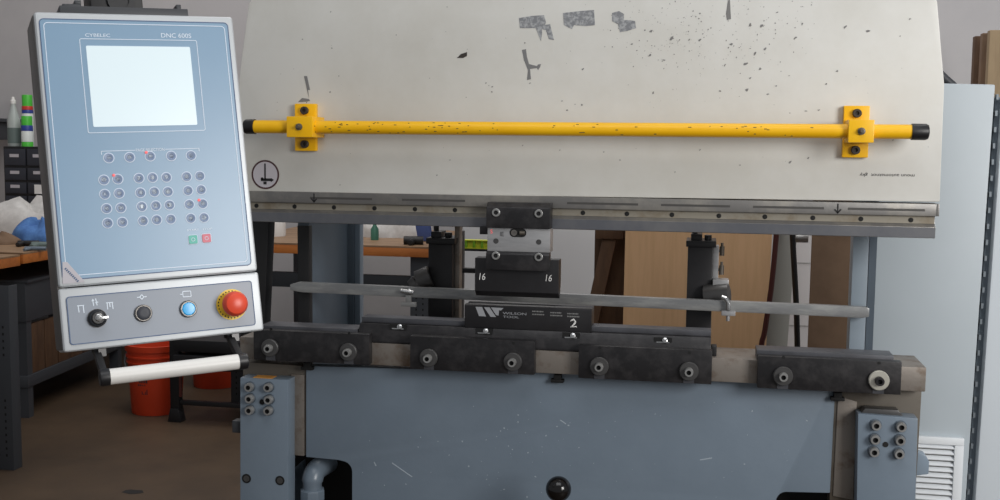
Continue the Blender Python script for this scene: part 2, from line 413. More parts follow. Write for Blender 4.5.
# --- bed front plate with its two lower cut-outs
pts = [(306,366),(306,457),(338,460)] + arc(341,472,11,-80,0,6) + [(352,640),(778,655),(776,503)] + arc(786,502,10,180,270,5) + [(830,493),(835,393),(835,380)]
b = MB(); pxprism(b, pts, 0.0, 0.03)
plate = b.build('bed_plate','blue',brake,bevel=0.0015)
b = MB()
for k in range(95):
    if k < 55: px = random.gauss(530,45); py = random.gauss(445,28)
    else: px = random.uniform(330,810); py = random.uniform(400,498)
    if not (360 < px < 820 and 395 < py < 520): continue
    s = random.choice((0.5,0.6,0.8,1.1,1.5)); b.blob(P2(px,py), s*0.6*S, s*0.45*S, 0, 6, 0.5, random.uniform(0,3), 0.0004)
for (x0,y0,x1,y1) in ((392,463,412,477),(560,420,566,424),(374,462,376,466),(700,460,712,458)):
    p = at(x0,y0,-0.0005); q = at(x1,y1,-0.0005); d = (q-p).normalized().cross(Vector((0,1,0)))*0.0009
    b.prism([p+d,q+d,q-d,p-d],(0,0.0005,0))
sc_ = b.build('paint_scratches','scratch',plate); sc_['kind'] = 'stuff'
# near-black sheet added behind the bed plate to stand for the shade inside
b = MB(); pxbox(b, 262, 852, 400, 700, 0.12, 0.13); b.build('cavity_shade_sheet','void',brake)
# machined bar on top of the bed
b = MB()
zb0 = at(590,375.5,-0.028).z; zb1 = at(590,352.5,-0.028).z
xbl = at(240,350,-0.028).x; xbr = at(926,378,-0.028).x
b.box(xbl,xbr,-0.028,0.10,zb0,zb1)
bar = b.build('bed_bar','barsteel',brake,bevel=0.002)
# stop nuts below the bar
for (px,py) in ((307,366),(557.5,378.5),(838,396.5)):
    b = MB(); p = at(px,py,-0.012)
    b.box(p.x-0.008,p.x+0.008,-0.014,0.0,p.z-0.004,p.z+0.008); b.box(p.x-0.014,p.x+0.013,-0.014,-0.0003,p.z-0.009,p.z-0.002)
    b.build('stop_nut','hole',brake,bevel=0.001)
# guide plates at both ends (bare steel) and the blue brackets on them
b = MB(); pxprism(b, [(243,362),(306,366),(306,455),(243,452)], 0.005, 0.05)
lp = b.build('guide_plate','column_steel',brake,bevel=0.001)
b = MB(); pxprism(b, [(291,374),(304,375),(304,456),(291,455)], 0.0, 0.006); b.build('guide_strip','barsteel',lp,bevel=0.001)
b = MB(); pxprism(b, [(833,386),(922,386),(914,520),(829,520)], 0.003, 0.05)
rp = b.build('guide_plate','column_steel',brake,bevel=0.001)
b = MB(); pxprism(b, [(838,396),(857,402),(853,500),(833,496)], 0.0, 0.005); b.build('guide_strip','barsteel',rp,bevel=0.001)
def bracket(pts, Yf, Yb, rows, lower):
    b = MB(); pxprism(b, pts, Yf, Yb)
    br = b.build('guide_bracket','blue',brake,bevel=0.0025)
    for (px,py) in rows:
        capscrew(br,px,py,Yf,0.0095,0.011,washer=0.0115,wh=0.003,wm='bluedark',m='bolt')
    for (px,py) in lower:
        c = at(px,py,Yf-0.0004)
        MB().lathe(c,(0,-1,0),[(0.0105,0),(0.0105,0.0006),(0.009,0.0007)],20).build('counterbore','hole',br)
        MB().lathe(c+Vector((0,-0.0008,0)),(0,-1,0),[(0.0068,0),(0.0068,0.0008),(0.003,0.0008),(0.003,0.0003)],16).build('recessed_screw','washer',br)
    return br
lb_ = bracket([(240,377.5),(288,380),(287.5,640),(240,636)], -0.04, 0.004,
    [(250.5,386.5),(269.5,386.8),(251,398),(270,399),(251,409.5),(269.5,410)], [(246.5,478.5),(280,480.5)])
b = MB(); p = at(253,378,-0.036); q = at(272,378,-0.036); b.box(p.x,q.x,-0.036,-0.008,p.z-0.0008,p.z+0.0014); b.build('warning_strip','label_orange',lb_)
c = at(262,402,-0.0405); MB().lathe(c,(0,-1,0),[(0.006,0),(0.006,0.0005)],14).build('tapped_hole','hole',lb_)
b = MB(); pxbox(b, 232,241,421,433,-0.03,-0.005); b.build('side_lug','arm',lb_,bevel=0.002)
rb_ = bracket([(858,413.5),(918,418.5),(911.5,648),(854.5,640)], -0.04, 0.002,
    [(875.5,424.5),(900.5,426),(874.5,438.5),(899.5,439.5),(873.5,451),(898.5,453)], [])
c = at(885.5,444.5,-0.0405); MB().lathe(c,(0,-1,0),[(0.0055,0),(0.0055,0.0005)],14).build('tapped_hole','hole',rb_)
b = MB(); p = at(860,404,-0.02); q = at(903,404,-0.02)
b.prism([(p.x,-0.030,p.z-0.018),(p.x+0.008,-0.030,p.z-0.006),(q.x-0.01,-0.030,p.z-0.006),(q.x,-0.030,p.z-0.018)],(0,0.03,0)); b.build('bracket_cap','washer',rb_,bevel=0.002)
b = MB(); p = at(922,464,0.03); b.prism([(p.x-0.02,0.02,p.z-0.024),(p.x-0.02,0.02,p.z+0.028),(p.x+0.004,0.02,p.z+0.022),(p.x+0.012,0.02,p.z+0.008),(p.x+0.012,0.02,p.z-0.018)],(0,0.03,0))
b.build('limit_sensor','lens',brake,bevel=0.003)

# --- three clamping bars along the bed
def clampbar(x0,x1,yt,yb,bolts,ledge=None,zincs=()):
    b = MB(); pxbox(b,x0,x1,yt,yb,-0.052,-0.029)
    zb = at((x0+x1)/2,yt,-0.052).z
    if ledge:
        X0 = at(ledge[0],yt,-0.052).x; X1 = at(ledge[1],yt,-0.052).x if x0 > 500 else at(ledge[1],yt,-0.026).x-0.002
    cbx = b.build('clamping_bar','dark',brake,bevel=0.0015)
    if ledge:
        MB().box(X0,X1,-0.0283,0.03,zb1+0.0005,at((ledge[0]+ledge[1])/2,ledge[2],-0.028).z).build('bar_ledge','ledgegrey',cbx,bevel=0.0015)
    for i,(px,py) in enumerate(bolts):
        z = i in zincs
        c = at(px,py,-0.0522)
        b = MB().box(c.x-0.0105,c.x+0.0105,-0.0528,-0.050,at((x0+x1)/2,yb,-0.052).z+0.0005,c.z); b.build('bolt_slot','ledgegrey',cbx)
        capscrew(cbx,px,py,-0.0528,0.0088,0.012,washer=0.019 if not z else 0.0195,wm='zinc' if z else 'washer',wh=0.007,m='bolt' if not z else 'dark')
        MB().lathe(at(px+0.5,py-18.5 if not z else py-17,-0.0522),(0,-1,0),[(0.0032,0),(0.0032,0.0006)],12).build('oil_hole','hole',cbx)
    return cbx
clampbar(253.5,369,332,362.5,[(270.5,347.5),(348.8,351.7)],(256,358,327))
clampbar(410,534.5,338.5,372,[(429,357.5),(513,361.5)])
clampbar(578.5,712,348,381.3,[(599.5,366),(689,371)])
clampbar(757.5,901.5,359,391.5,[(783,375.8),(878.7,380)],(757,896,353),(1,))

# --- ball lever and conduit elbow at the bottom edge
p = at(558.5,489,-0.13)
lv = MB().tube([p, p+Vector((0.0,0.03,-0.05)), p+Vector((0,0.09,-0.10)), p+Vector((0,0.13,-0.11))],0.008,12).build('lever_rod','dark',brake)
MB().ball(p,0.0255).build('ball_knob','ball',lv)
p = at(312.5,520,0.02)
zc_ = at(312.5,483,0.02).z
path = [Vector((p.x,0.02,p.z-0.05)),Vector((p.x,0.02,zc_-0.012)),Vector((p.x,0.02,zc_))]
hd_ = Vector((0.16,0.98,0)).normalized(); Rb = 0.026
for k in range(1,10):
    a = math.radians(90*k/9); path.append(Vector((p.x,0.02,zc_))+hd_*(Rb*(1-math.cos(a)))+Vector((0,0,Rb*math.sin(a))))
path.append(path[-1]+hd_*0.05)
el = MB().tube(path,[0.021]*3+[0.0235]*9+[0.0225],20).build('conduit_elbow','conduit',brake)
MB().lathe((p.x,0.02,at(312,493,0.02).z),(0,0,1),[(0.024,-0.016),(0.028,-0.013),(0.028,0.008),(0.0245,0.011)],8).build('conduit_nut','conduit',el,bevel=0.001)
b = MB(); pxprism(b,[(288,474),(301,462),(305,520),(288,520)],0.06,0.09); b.build('web_plate','bluedark',brake,bevel=0.002)

# --- side frames seen through the throat
def side_frame(pxf, Yf, depth, thick, zt_, fl_):
    x = at(pxf,270,Yf).x
    b = MB()
    prof = [(Yf+min(0.10,depth*0.6),1.62)]
    for k in range(9):
        q = math.radians(90*k/8); prof.append((Yf+min(0.10,depth*0.6)*(1-math.sin(q)), 1.225+0.16*math.cos(q)))
    prof += [(Yf,0.02),(Yf+depth,0.02),(Yf+depth,1.62)]
    b.prism([(x-thick/2,y,z) for y,z in prof],(thick,0,0))
    return b.build('side_frame',fl_,brake,bevel=0.002)
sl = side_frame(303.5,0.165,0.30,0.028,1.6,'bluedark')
xs = at(303.5,270,0.165).x
MB().box(xs-0.0145,xs+0.0150,0.1635,0.185,0.30,1.232).build('throat_edge','armblack',sl,bevel=0.003)
b = MB().box(xs-0.014,xs+0.030,0.445,0.485,0.02,1.62); b.build('flange_or_gap_strip','bluedark',sl,bevel=0.002)  # rear flange of the left frame
b = MB().box(xs+0.030,xs+0.045,0.45,0.48,0.02,1.62); b.build('flange_edge','blue',sl,bevel=0.002)
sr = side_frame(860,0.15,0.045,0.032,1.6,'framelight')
b = MB().box(at(868.5,270,0.17).x,at(876.0,270,0.17).x,0.170,0.194,0.02,1.5); b.build('flange_or_gap_strip','bluedark',sr)  # dark strip standing for the shaded gap between frame and cabinet
xs2 = at(860,270,0.14).x
# dark guard post left of the left frame
b = MB(); pxprism(b,[(246,205),(269.5,205),(263.5,345),(240,345)],0.18,0.22); b.build('guard_post','armblack',brake,bevel=0.003)

# --- back gauge: bar, two columns with stop fingers
zg1 = at(580,293.5,0.12).z; zg0 = at(580,304,0.12).z
XA = at(290,288,0.12).x; XB = at(869.5,309,0.12).x
b = MB(); tl_ = 0.0105
b = MB()
b.prism([(XA,0.12,zg0+0.007),(XA+0.03,0.12,zg0+0.003),(XB-0.012,0.12,zg0+0.003-tl_),(XB,0.12,zg0+0.006-tl_),(XB,0.12,zg1-tl_),(XB-0.006,0.12,zg1+0.003-tl_),(XA+0.02,0.12,zg1+0.003),(XA,0.12,zg1-0.003)],(0,0.018,0))
gb = b.build('back_gauge_bar','sheet',brake,bevel=0.0015)
def gauge_column(x0,x1,yt,right):
    b = MB(); Y = 0.165
    X0 = at(x0,280,Y).x; X1 = at(x1,280,Y).x; zT = at((x0+x1)/2,yt,Y).z
    b.box(X0,X1,Y,Y+0.07,0.62,zT)
    col = b.build('back_gauge_column','dark2',brake,bevel=0.003)
    b = MB(); b.box(X0-0.004,X1+0.006,Y-0.006,Y+0.08,zT,zT+0.014)
    b.box(X0+0.006,X0+0.03,Y,Y+0.05,zT+0.014,zT+0.028); b.cyl((X0+0.014,Y+0.02,zT+0.02),(X0+0.014,Y+0.02,zT+0.12),0.006)
    b.cyl((X1-0.012,Y+0.01,zT+0.014),(X1-0.012,Y+0.01,zT+0.026),0.009,n=6)
    b.build('column_head','blackplastic',col,bevel=0.002)
    return col, X0, X1, zT
cl, X0, X1, zT = gauge_column(428,452.5,244,False)
# left finger
b = MB(); p = at(418,283,0.15)
b.cyl((p.x+0.026,0.16,p.z+0.016),(p.x-0.004,0.155,p.z+0.004),0.024,0.022); b.cyl((p.x+0.0,0.155,p.z+0.0),(p.x-0.014,0.153,p.z-0.012),0.021,0.018)
b.build('stop_roller','washer',cl,bevel=0.002)
b = MB(); p = at(409,293,0.118); b.lathe((p.x,0.1195,p.z+0.004),(0,-1,0),[(0.007,0),(0.007,0.007),(0.004,0.009)],12); b.cyl((p.x-0.016,0.108,p.z+0.006),(p.x+0.012,0.110,p.z+0.002),0.0045); b.build('clip_screw','chrome',gb)
b = MB(); b.box(p.x-0.016,p.x+0.018,0.108,0.1195,p.z-0.030,p.z-0.020); b.box(p.x-0.006,p.x+0.006,0.110,0.1195,p.z-0.022,p.z-0.004); b.build('clip_plate','bolt',gb,bevel=0.001)
b = MB(); xq0 = at(452,280,0.19).x; xq1 = at(458.5,280,0.19).x
b.box(X1-0.001,X1+0.011,0.187,0.215,0.62,zT+0.05); b.build('column_slide','barsteel',cl,bevel=0.001)
cr, X0r, X1r, zTr = gauge_column(687,712.5,247,True)
b = MB(); b.box(X1r,X1r+0.012,0.175,0.215,zTr-0.10,zTr+0.002); b.build('slide_plate','alu',cr,bevel=0.001)
b = MB()
for (px,py) in ((722,251),(721.5,270)):
    p = at(px,py,0.175); b.cyl((p.x,0.175,p.z-0.010),(p.x,0.175,p.z+0.010),0.0055,n=10); b.cyl((p.x,0.175,p.z+0.009),(p.x,0.175,p.z+0.018),0.003,n=8)
    b.cyl((X1r+0.008,0.187,p.z),(p.x,0.175,p.z),0.003,n=8)
b.build('grease_nipples','column_steel',cr)
b = MB(); p = at(719,290,0.165); b.box(p.x-0.014,p.x+0.020,0.150,0.19,p.z+0.006,p.z+0.024); b.build('finger_block','alu',cr,bevel=0.002)
b = MB(); b.cyl((p.x-0.03,0.16,p.z-0.012),(p.x+0.022,0.150,p.z-0.004),0.023,0.021); b.build('stop_roller','washer',cr,bevel=0.002)
b = MB(); p = at(727,301,0.118); b.tube([(p.x-0.010,0.114,p.z+0.008),(p.x-0.002,0.110,p.z+0.006),(p.x+0.003,0.108,p.z-0.002),(p.x+0.003,0.110,p.z-0.018)],0.005,10); b.build('clip_screw','chrome',gb)
b = MB(); b.box(p.x-0.011,p.x+0.018,0.106,0.1195,p.z-0.030,p.z-0.020); b.cyl((p.x+0.003,0.112,p.z-0.042),(p.x+0.003,0.112,p.z-0.02),0.004,n=10); b.build('clip_plate','alu',gb,bevel=0.001)
# cross tube and post behind the left column
b = MB(); p = at(461,270.5,0.45); q = at(500,272,0.45); b.box(p.x,q.x,0.45,0.47,p.z-0.006,p.z+0.006); b.box(p.x-0.006,p.x+0.004,0.445,0.475,0.6,p.z+0.10); l0 = at(459,244,0.75); l1 = at(500,245,0.75); b.box(l0.x-0.01,l1.x+0.02,0.74,0.78,l0.z-0.018,l0.z-0.0128); b.box(l1.x+0.0,l1.x+0.02,0.475,0.74,l0.z-0.018,l0.z-0.0128); b.box(q.x-0.004,l1.x+0.02,0.45,0.475,p.z-0.006,l0.z-0.0128); b.build('rear_guard_bar','blackplastic',brake,bevel=0.001)

# ================================================================== TOOLING
# --- punch holder
b = MB(); Yh = -0.052
X0 = at(486,237,Yh).x; X1 = at(549.7,237,Yh).x
def zz(y, Y=Yh, x=517): return at(x,y,Y).z
hol = thing('punch_holder','blocky grey punch holder with oval slot clamped under the upper beam','tool holder',((X0+X1)/2,-0.03,zz(271)))
zl = [zz(y) for y in (203,228.5,252,270.5)]
b.prism([(X0,-0.040,zl[0]),(X0,-0.050,zl[0]-0.010),(X0,-0.052,zl[0]-0.022),(X0,-0.052,zl[1]),(X0,-0.0143,zl[1]),(X0,-0.0143,zl[0])],(X1-X0,0,0))
hp = b.build('upper_clamp','dark',hol,bevel=0.001)
b = MB().box(X0+0.002,X1,-0.047,-0.004,zl[2],z3-0.0006); b.box(X0+0.002,X1,-0.047,-0.0144,z3-0.001,zl[1]); b.build('holder_body','alu',hol,bevel=0.0008)
b = MB().prism([(X0,-0.052,zl[3]),(X0,-0.052,zl[2]-0.006),(X0,-0.047,zl[2]),(X0,-0.0325,zl[2]),(X0,-0.0325,zl[3])],(X1-X0,0,0)); lowc = b.build('lower_clamp','dark',hol,bevel=0.001)
for (px,py,par) in ((496.2,212.5,hp),(538.8,213.5,hp),(496,255.5,lowc),(538.8,257,lowc)):
    capscrew(par,px,py,-0.052 if par is hp else -0.0522,0.0085,0.004,m='bolt')
b = MB()
for (px,py) in ((496,241),(538.8,242)):
    b.lathe(at(px,py,-0.0472),(0,-1,0),[(0.0055,0),(0.0055,0.0006)],14)
b.build('dowel_pin','washer',hol)
c = at(518,232.8,-0.0472); sl_ = []
pts = []
for k in range(17):
    q = math.radians(90+180*k/16); pts.append((c.x-0.0085+0.0088*math.cos(q),-0.0478,c.z+0.0088*math.sin(q)))
for k in range(17):
    q = math.radians(-90+180*k/16); pts.append((c.x+0.0085+0.0088*math.cos(q),-0.0478,c.z+0.0088*math.sin(q)))
MB().prism(pts,(0,0.0007,0)).build('oval_slot','hole',hol)
MB().lathe((c.x-0.008,-0.0478,c.z),(0,-1,0),[(0.0062,0),(0.0062,0.002),(0.003,0.002),(0.003,0.001)],18).build('slot_screw','steel',hol)
MB().cyl((c.x+0.004,-0.0484,c.z),(c.x+0.014,-0.0484,c.z),0.004,n=12).build('slot_pin','column_steel',hol)
b = MB(); p = at(502,234,-0.0474); b.text('lE', 0,0,0.009,0,origin=p)
b.build('scribed_mark','ink',hol)
b = MB(); p = at(491.5,231.5,-0.0474); b.text('S', 0,0,0.008,0,origin=p); b.build('red_mark','led',hol)
# --- punch
Yp = -0.032
pz = [at(517,y,Yp).z for y in (213,298)]; pX0 = at(475,255,Yp).x; pX1 = at(559,257,Yp).x
pun = thing('punch','wide black punch numbered 16 twice, hanging below the holder','punch',((pX0+pX1)/2,-0.015,pz[1]))
ztop = at(517,259,Yp).z
b = MB()
b.prism([(pX0,Yp,pz[1]+0.012),(pX0,Yp,ztop),(pX0,0.004,ztop),(pX0,0.004,pz[1]+0.03),(pX0,-0.010,pz[1]),(pX0,-0.016,pz[1])],(pX1-pX0,0,0))
xs_l = at(486,230,Yp).x
pb = b.build('punch_body','dark2',pun,bevel=0.0012)
b = MB().box(X0+0.004,X1-0.004,-0.031,-0.004,ztop-0.001,zl[2]-0.0006); b.build('punch_tang','dark2',pun,bevel=0.001)
b = MB(); p = at(482.5,230,-0.03); b.box(p.x-0.006,X0+0.0015,-0.030,-0.014,p.z-0.009,p.z+0.007); b.build('side_tab','dark',hol,bevel=0.001)
b = MB()
for (px,py) in ((482.5,276.5),(549,278)):
    b.text('16',0,0,0.014,0,ex=(1,0,0.0),ez=(0.12,0,1),origin=at(px,py,Yp-0.0006),width=0.0125)
b.build('chalk_number','paper',pun)
# --- die rail (two steps) with slotted screws
dr = thing('die_rail','long dark die rail with slotted screws lying along the bed','die rail',(0.0,0.0,zb1))
xL = at(358,325,-0.026).x; xR = at(711,342,-0.026).x; zA = zb1+0.0006
zB = at(535,331,-0.020).z; zC = at(535,323.5,0.005).z
b = MB().prism([(xL,-0.0285,zA),(xL,-0.0285,zA+0.006),(xL,-0.014,zB),(xL,0.045,zB),(xL,0.045,zA)],(xR-xL,0,0)); rb = b.build('rail_base','dark',dr,bevel=0.001)
b = MB().box(xL,xR,0.000,0.040,zB+0.0003,zC); b.build('rail_top','ledgegrey',dr,bevel=0.0012)
for px in (398,484,571,663):
    yy = 327+(px-398)*0.051
    c = at(px,yy,-0.0185); fr = MB()
    fr.box(c.x-0.018,c.x+0.018,c.y-0.0012,c.y+0.002,c.z-0.0065,c.z+0.0065); so = fr.build('screw_pocket','hole',rb)
    g = MB(); g.lathe((c.x+0.004,c.y-0.001,c.z+0.0005),(0,-1,0.4),[(0.0055,0),(0.0055,0.003),(0.003,0.004)],14); g.box(c.x-0.013,c.x+0.0125,c.y-0.0022,c.y,c.z-0.0045,c.z-0.0022); g.build('pocket_screw','chrome',rb)
b = MB(); p = at(714,343,0.0); b.box(xR+0.0005,xR+0.012,-0.01,0.02,zA,zA+0.02); b.build('rail_end_stop','armblack',dr,bevel=0.002)
# --- die block
Yd = -0.0135
dX0 = at(464.5,312,Yd).x; dX1 = at(591.5,318,Yd).x; dz1 = at(528,306.5,Yd).z
zD = zC+0.0004
die = thing('die_block','black vee die block with printed white lettering standing on the die rail','die',((dX0+dX1)/2,0.01,zD))
b = MB().prism([(dX0,-0.0135,zB+0.0006),(dX0,-0.0135,dz1-0.003),(dX0,-0.010,dz1),(dX0,0.008,dz1),(dX0,0.016,dz1-0.014),(dX0,0.024,dz1),(dX0,0.040,dz1),(dX0,0.040,zD),(dX0,-0.0005,zD),(dX0,-0.0005,zB+0.0006)],(dX1-dX0,0,0))
db = b.build('die_body','dark2',die,bevel=0.0008)
yo = Yd-0.0006
def dpt(px,py): return at(px,py,yo)
b = MB()
pxprism(b,[(475.5,306.8),(482,307),(486,316.5),(479,316)],yo,Yd+0.0004); pxprism(b,[(484,307.2),(489.5,307.4),(496,317),(490.5,316.8)],yo,Yd+0.0004)
pxprism(b,[(491,307.4),(503.5,308),(501,310.5),(499,310.3),(498.5,315.5),(496,315)],yo,Yd+0.0004)
b.build('white_emblem','emblem',die)
b = MB(); b.text('WILSON',0,0,0.0052,0,origin=dpt(514.5,313.6),width=0.050); b.text('TOOL',0,0,0.0046,0,origin=dpt(511,317),width=0.034); b.build('tool_lettering','emblem',die)
b = MB()
for (x0,y0) in ((538,311.5),(538,314.5),(556,312.8),(556,315.6),(573,313.8),(573,316.6)):
    p = dpt(x0,y0); xx = p.x-0.012
    while xx < p.x+0.011:
        w_ = random.uniform(0.0008,0.003); b.box(xx,xx+w_,yo,Yd+0.0003,p.z-0.0013,p.z+0.0013); xx += w_+0.0009
b.build('faint_lettering','bolt',die)
b = MB(); p = dpt(573.5,323.5); b.text('2',0,0,0.016,0,origin=p,width=0.014)
b.tube([p+Vector((-0.005,0,0.006)),p+Vector((0,0,0.009)),p+Vector((0.004,0,0.004)),p+Vector((-0.003,0,-0.006)),p+Vector((0.006,0,-0.0065))],0.0016,6)
b.build('paint_number','paper',die)

# ================================================================== CONTROL PANEL
pa, ptl, pg = [math.radians(a) for a in (38.87,10.27,2.28)]
e = Vector((math.cos(pa),math.sin(pa),0)); nh = Vector((math.sin(pa),-math.cos(pa),0)); Zv = Vector((0,0,1))
up = Zv*math.cos(ptl) - nh*math.sin(ptl); nn = nh*math.cos(ptl) + Zv*math.sin(ptl)
e2 = e*math.cos(pg) + up*math.sin(pg); up2 = -e*math.sin(pg) + up*math.cos(pg)
PC = CAM + ray(152.632,176.392)*1.715
pan = thing('control_panel','grey and blue operator control panel on a swing arm, left of the machine','control panel',PC)
pm = Matrix.Identity(4)
for i in range(3): pm[i][0] = e2[i]; pm[i][1] = -nn[i]; pm[i][2] = up2[i]; pm[i][3] = PC[i]
pan.matrix_world = pm
def uv(px,py,d=0.0):
    """pixel -> panel coordinates (x right, z up) on the plane d in front of the face"""
    v = ray(px,py); o = PC + nn*d
    t = (o-CAM).dot(nn)/v.dot(nn); q = CAM+v*t-PC
    return q.dot(e2), q.dot(up2)
def PB(b,name,m,parent=pan,bevel=0,**k): return b.build(name,m,parent,bevel,local=True,**k)
def upoly(b,pts,y0,y1):
    return b.prism([(uv(x,y)[0],y0,uv(x,y)[1]) for x,y in pts],(0,y1-y0,0))
W2 = 0.151; H2 = 0.2575
zs = (uv(57,291)[1]+uv(260,269)[1])/2      # seam between the two cases
b = MB().box(-W2,W2,0,0.085,zs+0.0006,H2); up_case = PB(b,'display_case','housing',bevel=0.006,seg=3)
b = MB().box(-W2-0.001,W2+0.001,0.001,0.070,-H2,zs-0.0006); low_case = PB(b,'button_case','housing',bevel=0.005,seg=3)
b = MB().box(-W2+0.002,W2-0.002,0.03,0.10,-H2+0.01,H2-0.004); b.box(-W2-0.0022,-W2+0.01,0.006,0.088,-H2+0.003,H2-0.003)
PB(b,'rear_cover','housing_side',bevel=0.004)
# blue keypad film
def rrect(x0,x1,z0,z1,r,n=5):
    P = []
    for (cx,cz,a) in ((x1-r,z1-r,0),(x0+r,z1-r,90),(x0+r,z0+r,180),(x1-r,z0+r,270)):
        for k in range(n+1):
            q = math.radians(a+90*k/n); P.append((cx+r*math.cos(q),cz+r*math.sin(q)))
    return P
def slab(b,P,y0,y1): return b.prism([(x,y0,z) for x,z in P],(0,y1-y0,0))
def frame(b,x0,x1,z0,z1,r,w,y0,y1):
    o = rrect(x0,x1,z0,z1,r); i = rrect(x0+w,x1-w,z0+w,z1-w,max(r-w,0.0005)); n = len(o)
    vs = [(x,y0,z) for x,z in o]+[(x,y0,z) for x,z in i]+[(x,y1,z) for x,z in o]+[(x,y1,z) for x,z in i]
    fs = []
    for k in range(n):
        j = (k+1)%n
        fs += [(k,j,n+j,n+k),(2*n+k,3*n+k,3*n+j,2*n+j),(k,2*n+k,2*n+j,j),(n+k,n+j,3*n+j,3*n+k)]
    return b.add(vs,fs)
fx0 = (uv(40,19)[0]+uv(61,284)[0])/2; fx1 = (uv(224,22)[0]+uv(255,262)[0])/2
fz1 = (uv(40,19)[1]+uv(224,22)[1])/2; fz0 = (uv(61,284)[1]+uv(255,262)[1])/2
film = PB(slab(MB(),rrect(fx0,fx1,fz0,fz1,0.007),-0.0008,0.001),'keypad_film','film')
b = MB(); frame(b,fx0,fx1,fz0,fz1,0.007,0.0014,-0.0012,-0.0006); PB(b,'film_edge','filmline',film)
b = MB(); frame(b,fx0+0.006,fx1-0.006,fz0+0.006,fz1-0.006,0.006,0.0010,-0.0012,-0.0006)
sx0 = (uv(79,39)[0]+uv(88,133)[0])/2; sx1 = (uv(197,40)[0]+uv(205,131)[0])/2; sz1 = (uv(79,39)[1]+uv(197,40)[1])/2; sz0 = (uv(88,133)[1]+uv(205,131)[1])/2
frame(b,sx0,sx1,sz0,sz1,0.003,0.0009,-0.0012,-0.0006)
# page selection bracket
q0 = uv(101,152.5); q1 = uv(199,147.3); qz = (q0[1]+q1[1])/2
qa = uv(135,150)[0]; qb = uv(165,149)[0]
b.box(q0[0],qa,-0.0012,-0.0007,qz-0.0004,qz+0.0004); b.box(qb,q1[0],-0.0012,-0.0007,qz-0.0004,qz+0.0004)
b.box(q0[0],q0[0]+0.0009,-0.0012,-0.0007,qz-0.0055,qz); b.box(q1[0]-0.0009,q1[0],-0.0012,-0.0007,qz-0.0045,qz)
PB(b,'printed_lines','line',film)
b = MB(); b.text('PAGE SELECTION',(qa+qb)/2,qz,0.0046,-0.0012,width=(qb-qa)*0.95); PB(b,'panel_lettering','line',film); b = MB()
t0 = uv(85,35.3); t1 = uv(110,35.6); b.text('CYBELEC',(t0[0]+t1[0])/2,(t0[1]+t1[1])/2,0.0052,-0.0012,width=t1[0]-t0[0]); PB(b,'maker_lettering','line',film); b = MB()
t0 = uv(161,35.5); t1 = uv(191,36); b.text('DNC 600S',(t0[0]+t1[0])/2,(t0[1]+t1[1])/2,0.0072,-0.0012,width=t1[0]-t0[0]); PB(b,'model_lettering','line',film); b = MB()
t0 = uv(187,230.5); t1 = uv(212,228.5); b.text('START   STOP',(t0[0]+t1[0])/2,(t0[1]+t1[1])/2,0.0028,-0.0012,width=(t1[0]-t0[0]))
PB(b,'panel_lettering','line',film)
# screen
cx0 = (uv(86,46)[0]+uv(93,126)[0])/2; cx1 = (uv(190,47)[0]+uv(197,126)[0])/2; cz1 = (uv(86,46)[1]+uv(190,47)[1])/2; cz0 = (uv(93,126)[1]+uv(197,126)[1])/2
scr = PB(slab(MB(),rrect(cx0,cx1,cz0,cz1,0.002),-0.0014,-0.0007),'screen','screen',film)
# keys
zo = 4.547
def kp(a,b_): return (90+a/zo,140+b_/zo)
keys = [(85,82,'-'),(180,79,'o'),(273,74,'='),(369,73,'-'),(459,71,''),
 (63,182,'<>'),(126,178,'-'),(67,247,'^'),(132,243,'='),(75,312,'<'),(140,309,'>'),(80,378,'-'),(147,374,'v'),
 (222,174,'7'),(284,171,'8'),(347,170,'9'),(229,240,'4'),(292,236,'5'),(354,235,'6'),(235,303,'1'),(299,299,'2'),(361,296,'3'),(241,368,'-'),(303,363,'0'),(367,360,'.'),
 (439,167,'o'),(499,164,'-'),(445,230,'o'),(505,226,'o'),(451,293,'<-'),(512,290,'='),(458,356,'='),(518,353,'->')]
leds = {2,6,30}
for i,(a,b_,t) in enumerate(keys):
    x,z = uv(*kp(a,b_))
    k = PB(MB().lathe((x,-0.0008,z),(0,-1,0),[(0.0070,0),(0.0070,0.0006),(0.0064,0.0009),(0.0050,0.0006),(0.0040,0.0004)],24),'key','key',pan)
    ringb = MB().lathe((x,-0.0008,z),(0,-1,0),[(0.0083,0),(0.0083,0.0004)],24); PB(ringb,'key_ring','keymark',k)
    if t:
        tb = MB(); tb.text(t,x,z,0.0056,-0.0019,width=0.0036*min(len(t),2)); PB(tb,'key_legend','line',k)
    if i in leds:
        PB(MB().lathe((x-0.0055,-0.0009,z+0.006),(0,-1,0),[(0.0022,0),(0.0022,0.0012),(0.001,0.0016)],12),'key_lamp','led',k)
for (a,b_,mm,nm) in ((468,453,'green','green start key'),(529,447,'red','red stop key')):
    x,z = uv(*kp(a,b_))
    k = PB(slab(MB(),rrect(x-0.0066,x+0.0066,z-0.0066,z+0.0066,0.002),-0.0022,-0.0008),'start_key' if mm=='green' else 'stop_key',mm,pan); k['label'] = nm
    b = MB(); frame(b,x-0.0078,x+0.0078,z-0.0078,z+0.0078,0.003,0.0009,-0.0012,-0.0007)
    frame(b,x-0.003,x+0.003,z-0.003,z+0.003,0.0028,0.0008,-0.0025,-0.0021); PB(b,'key_ring','keymark',k)
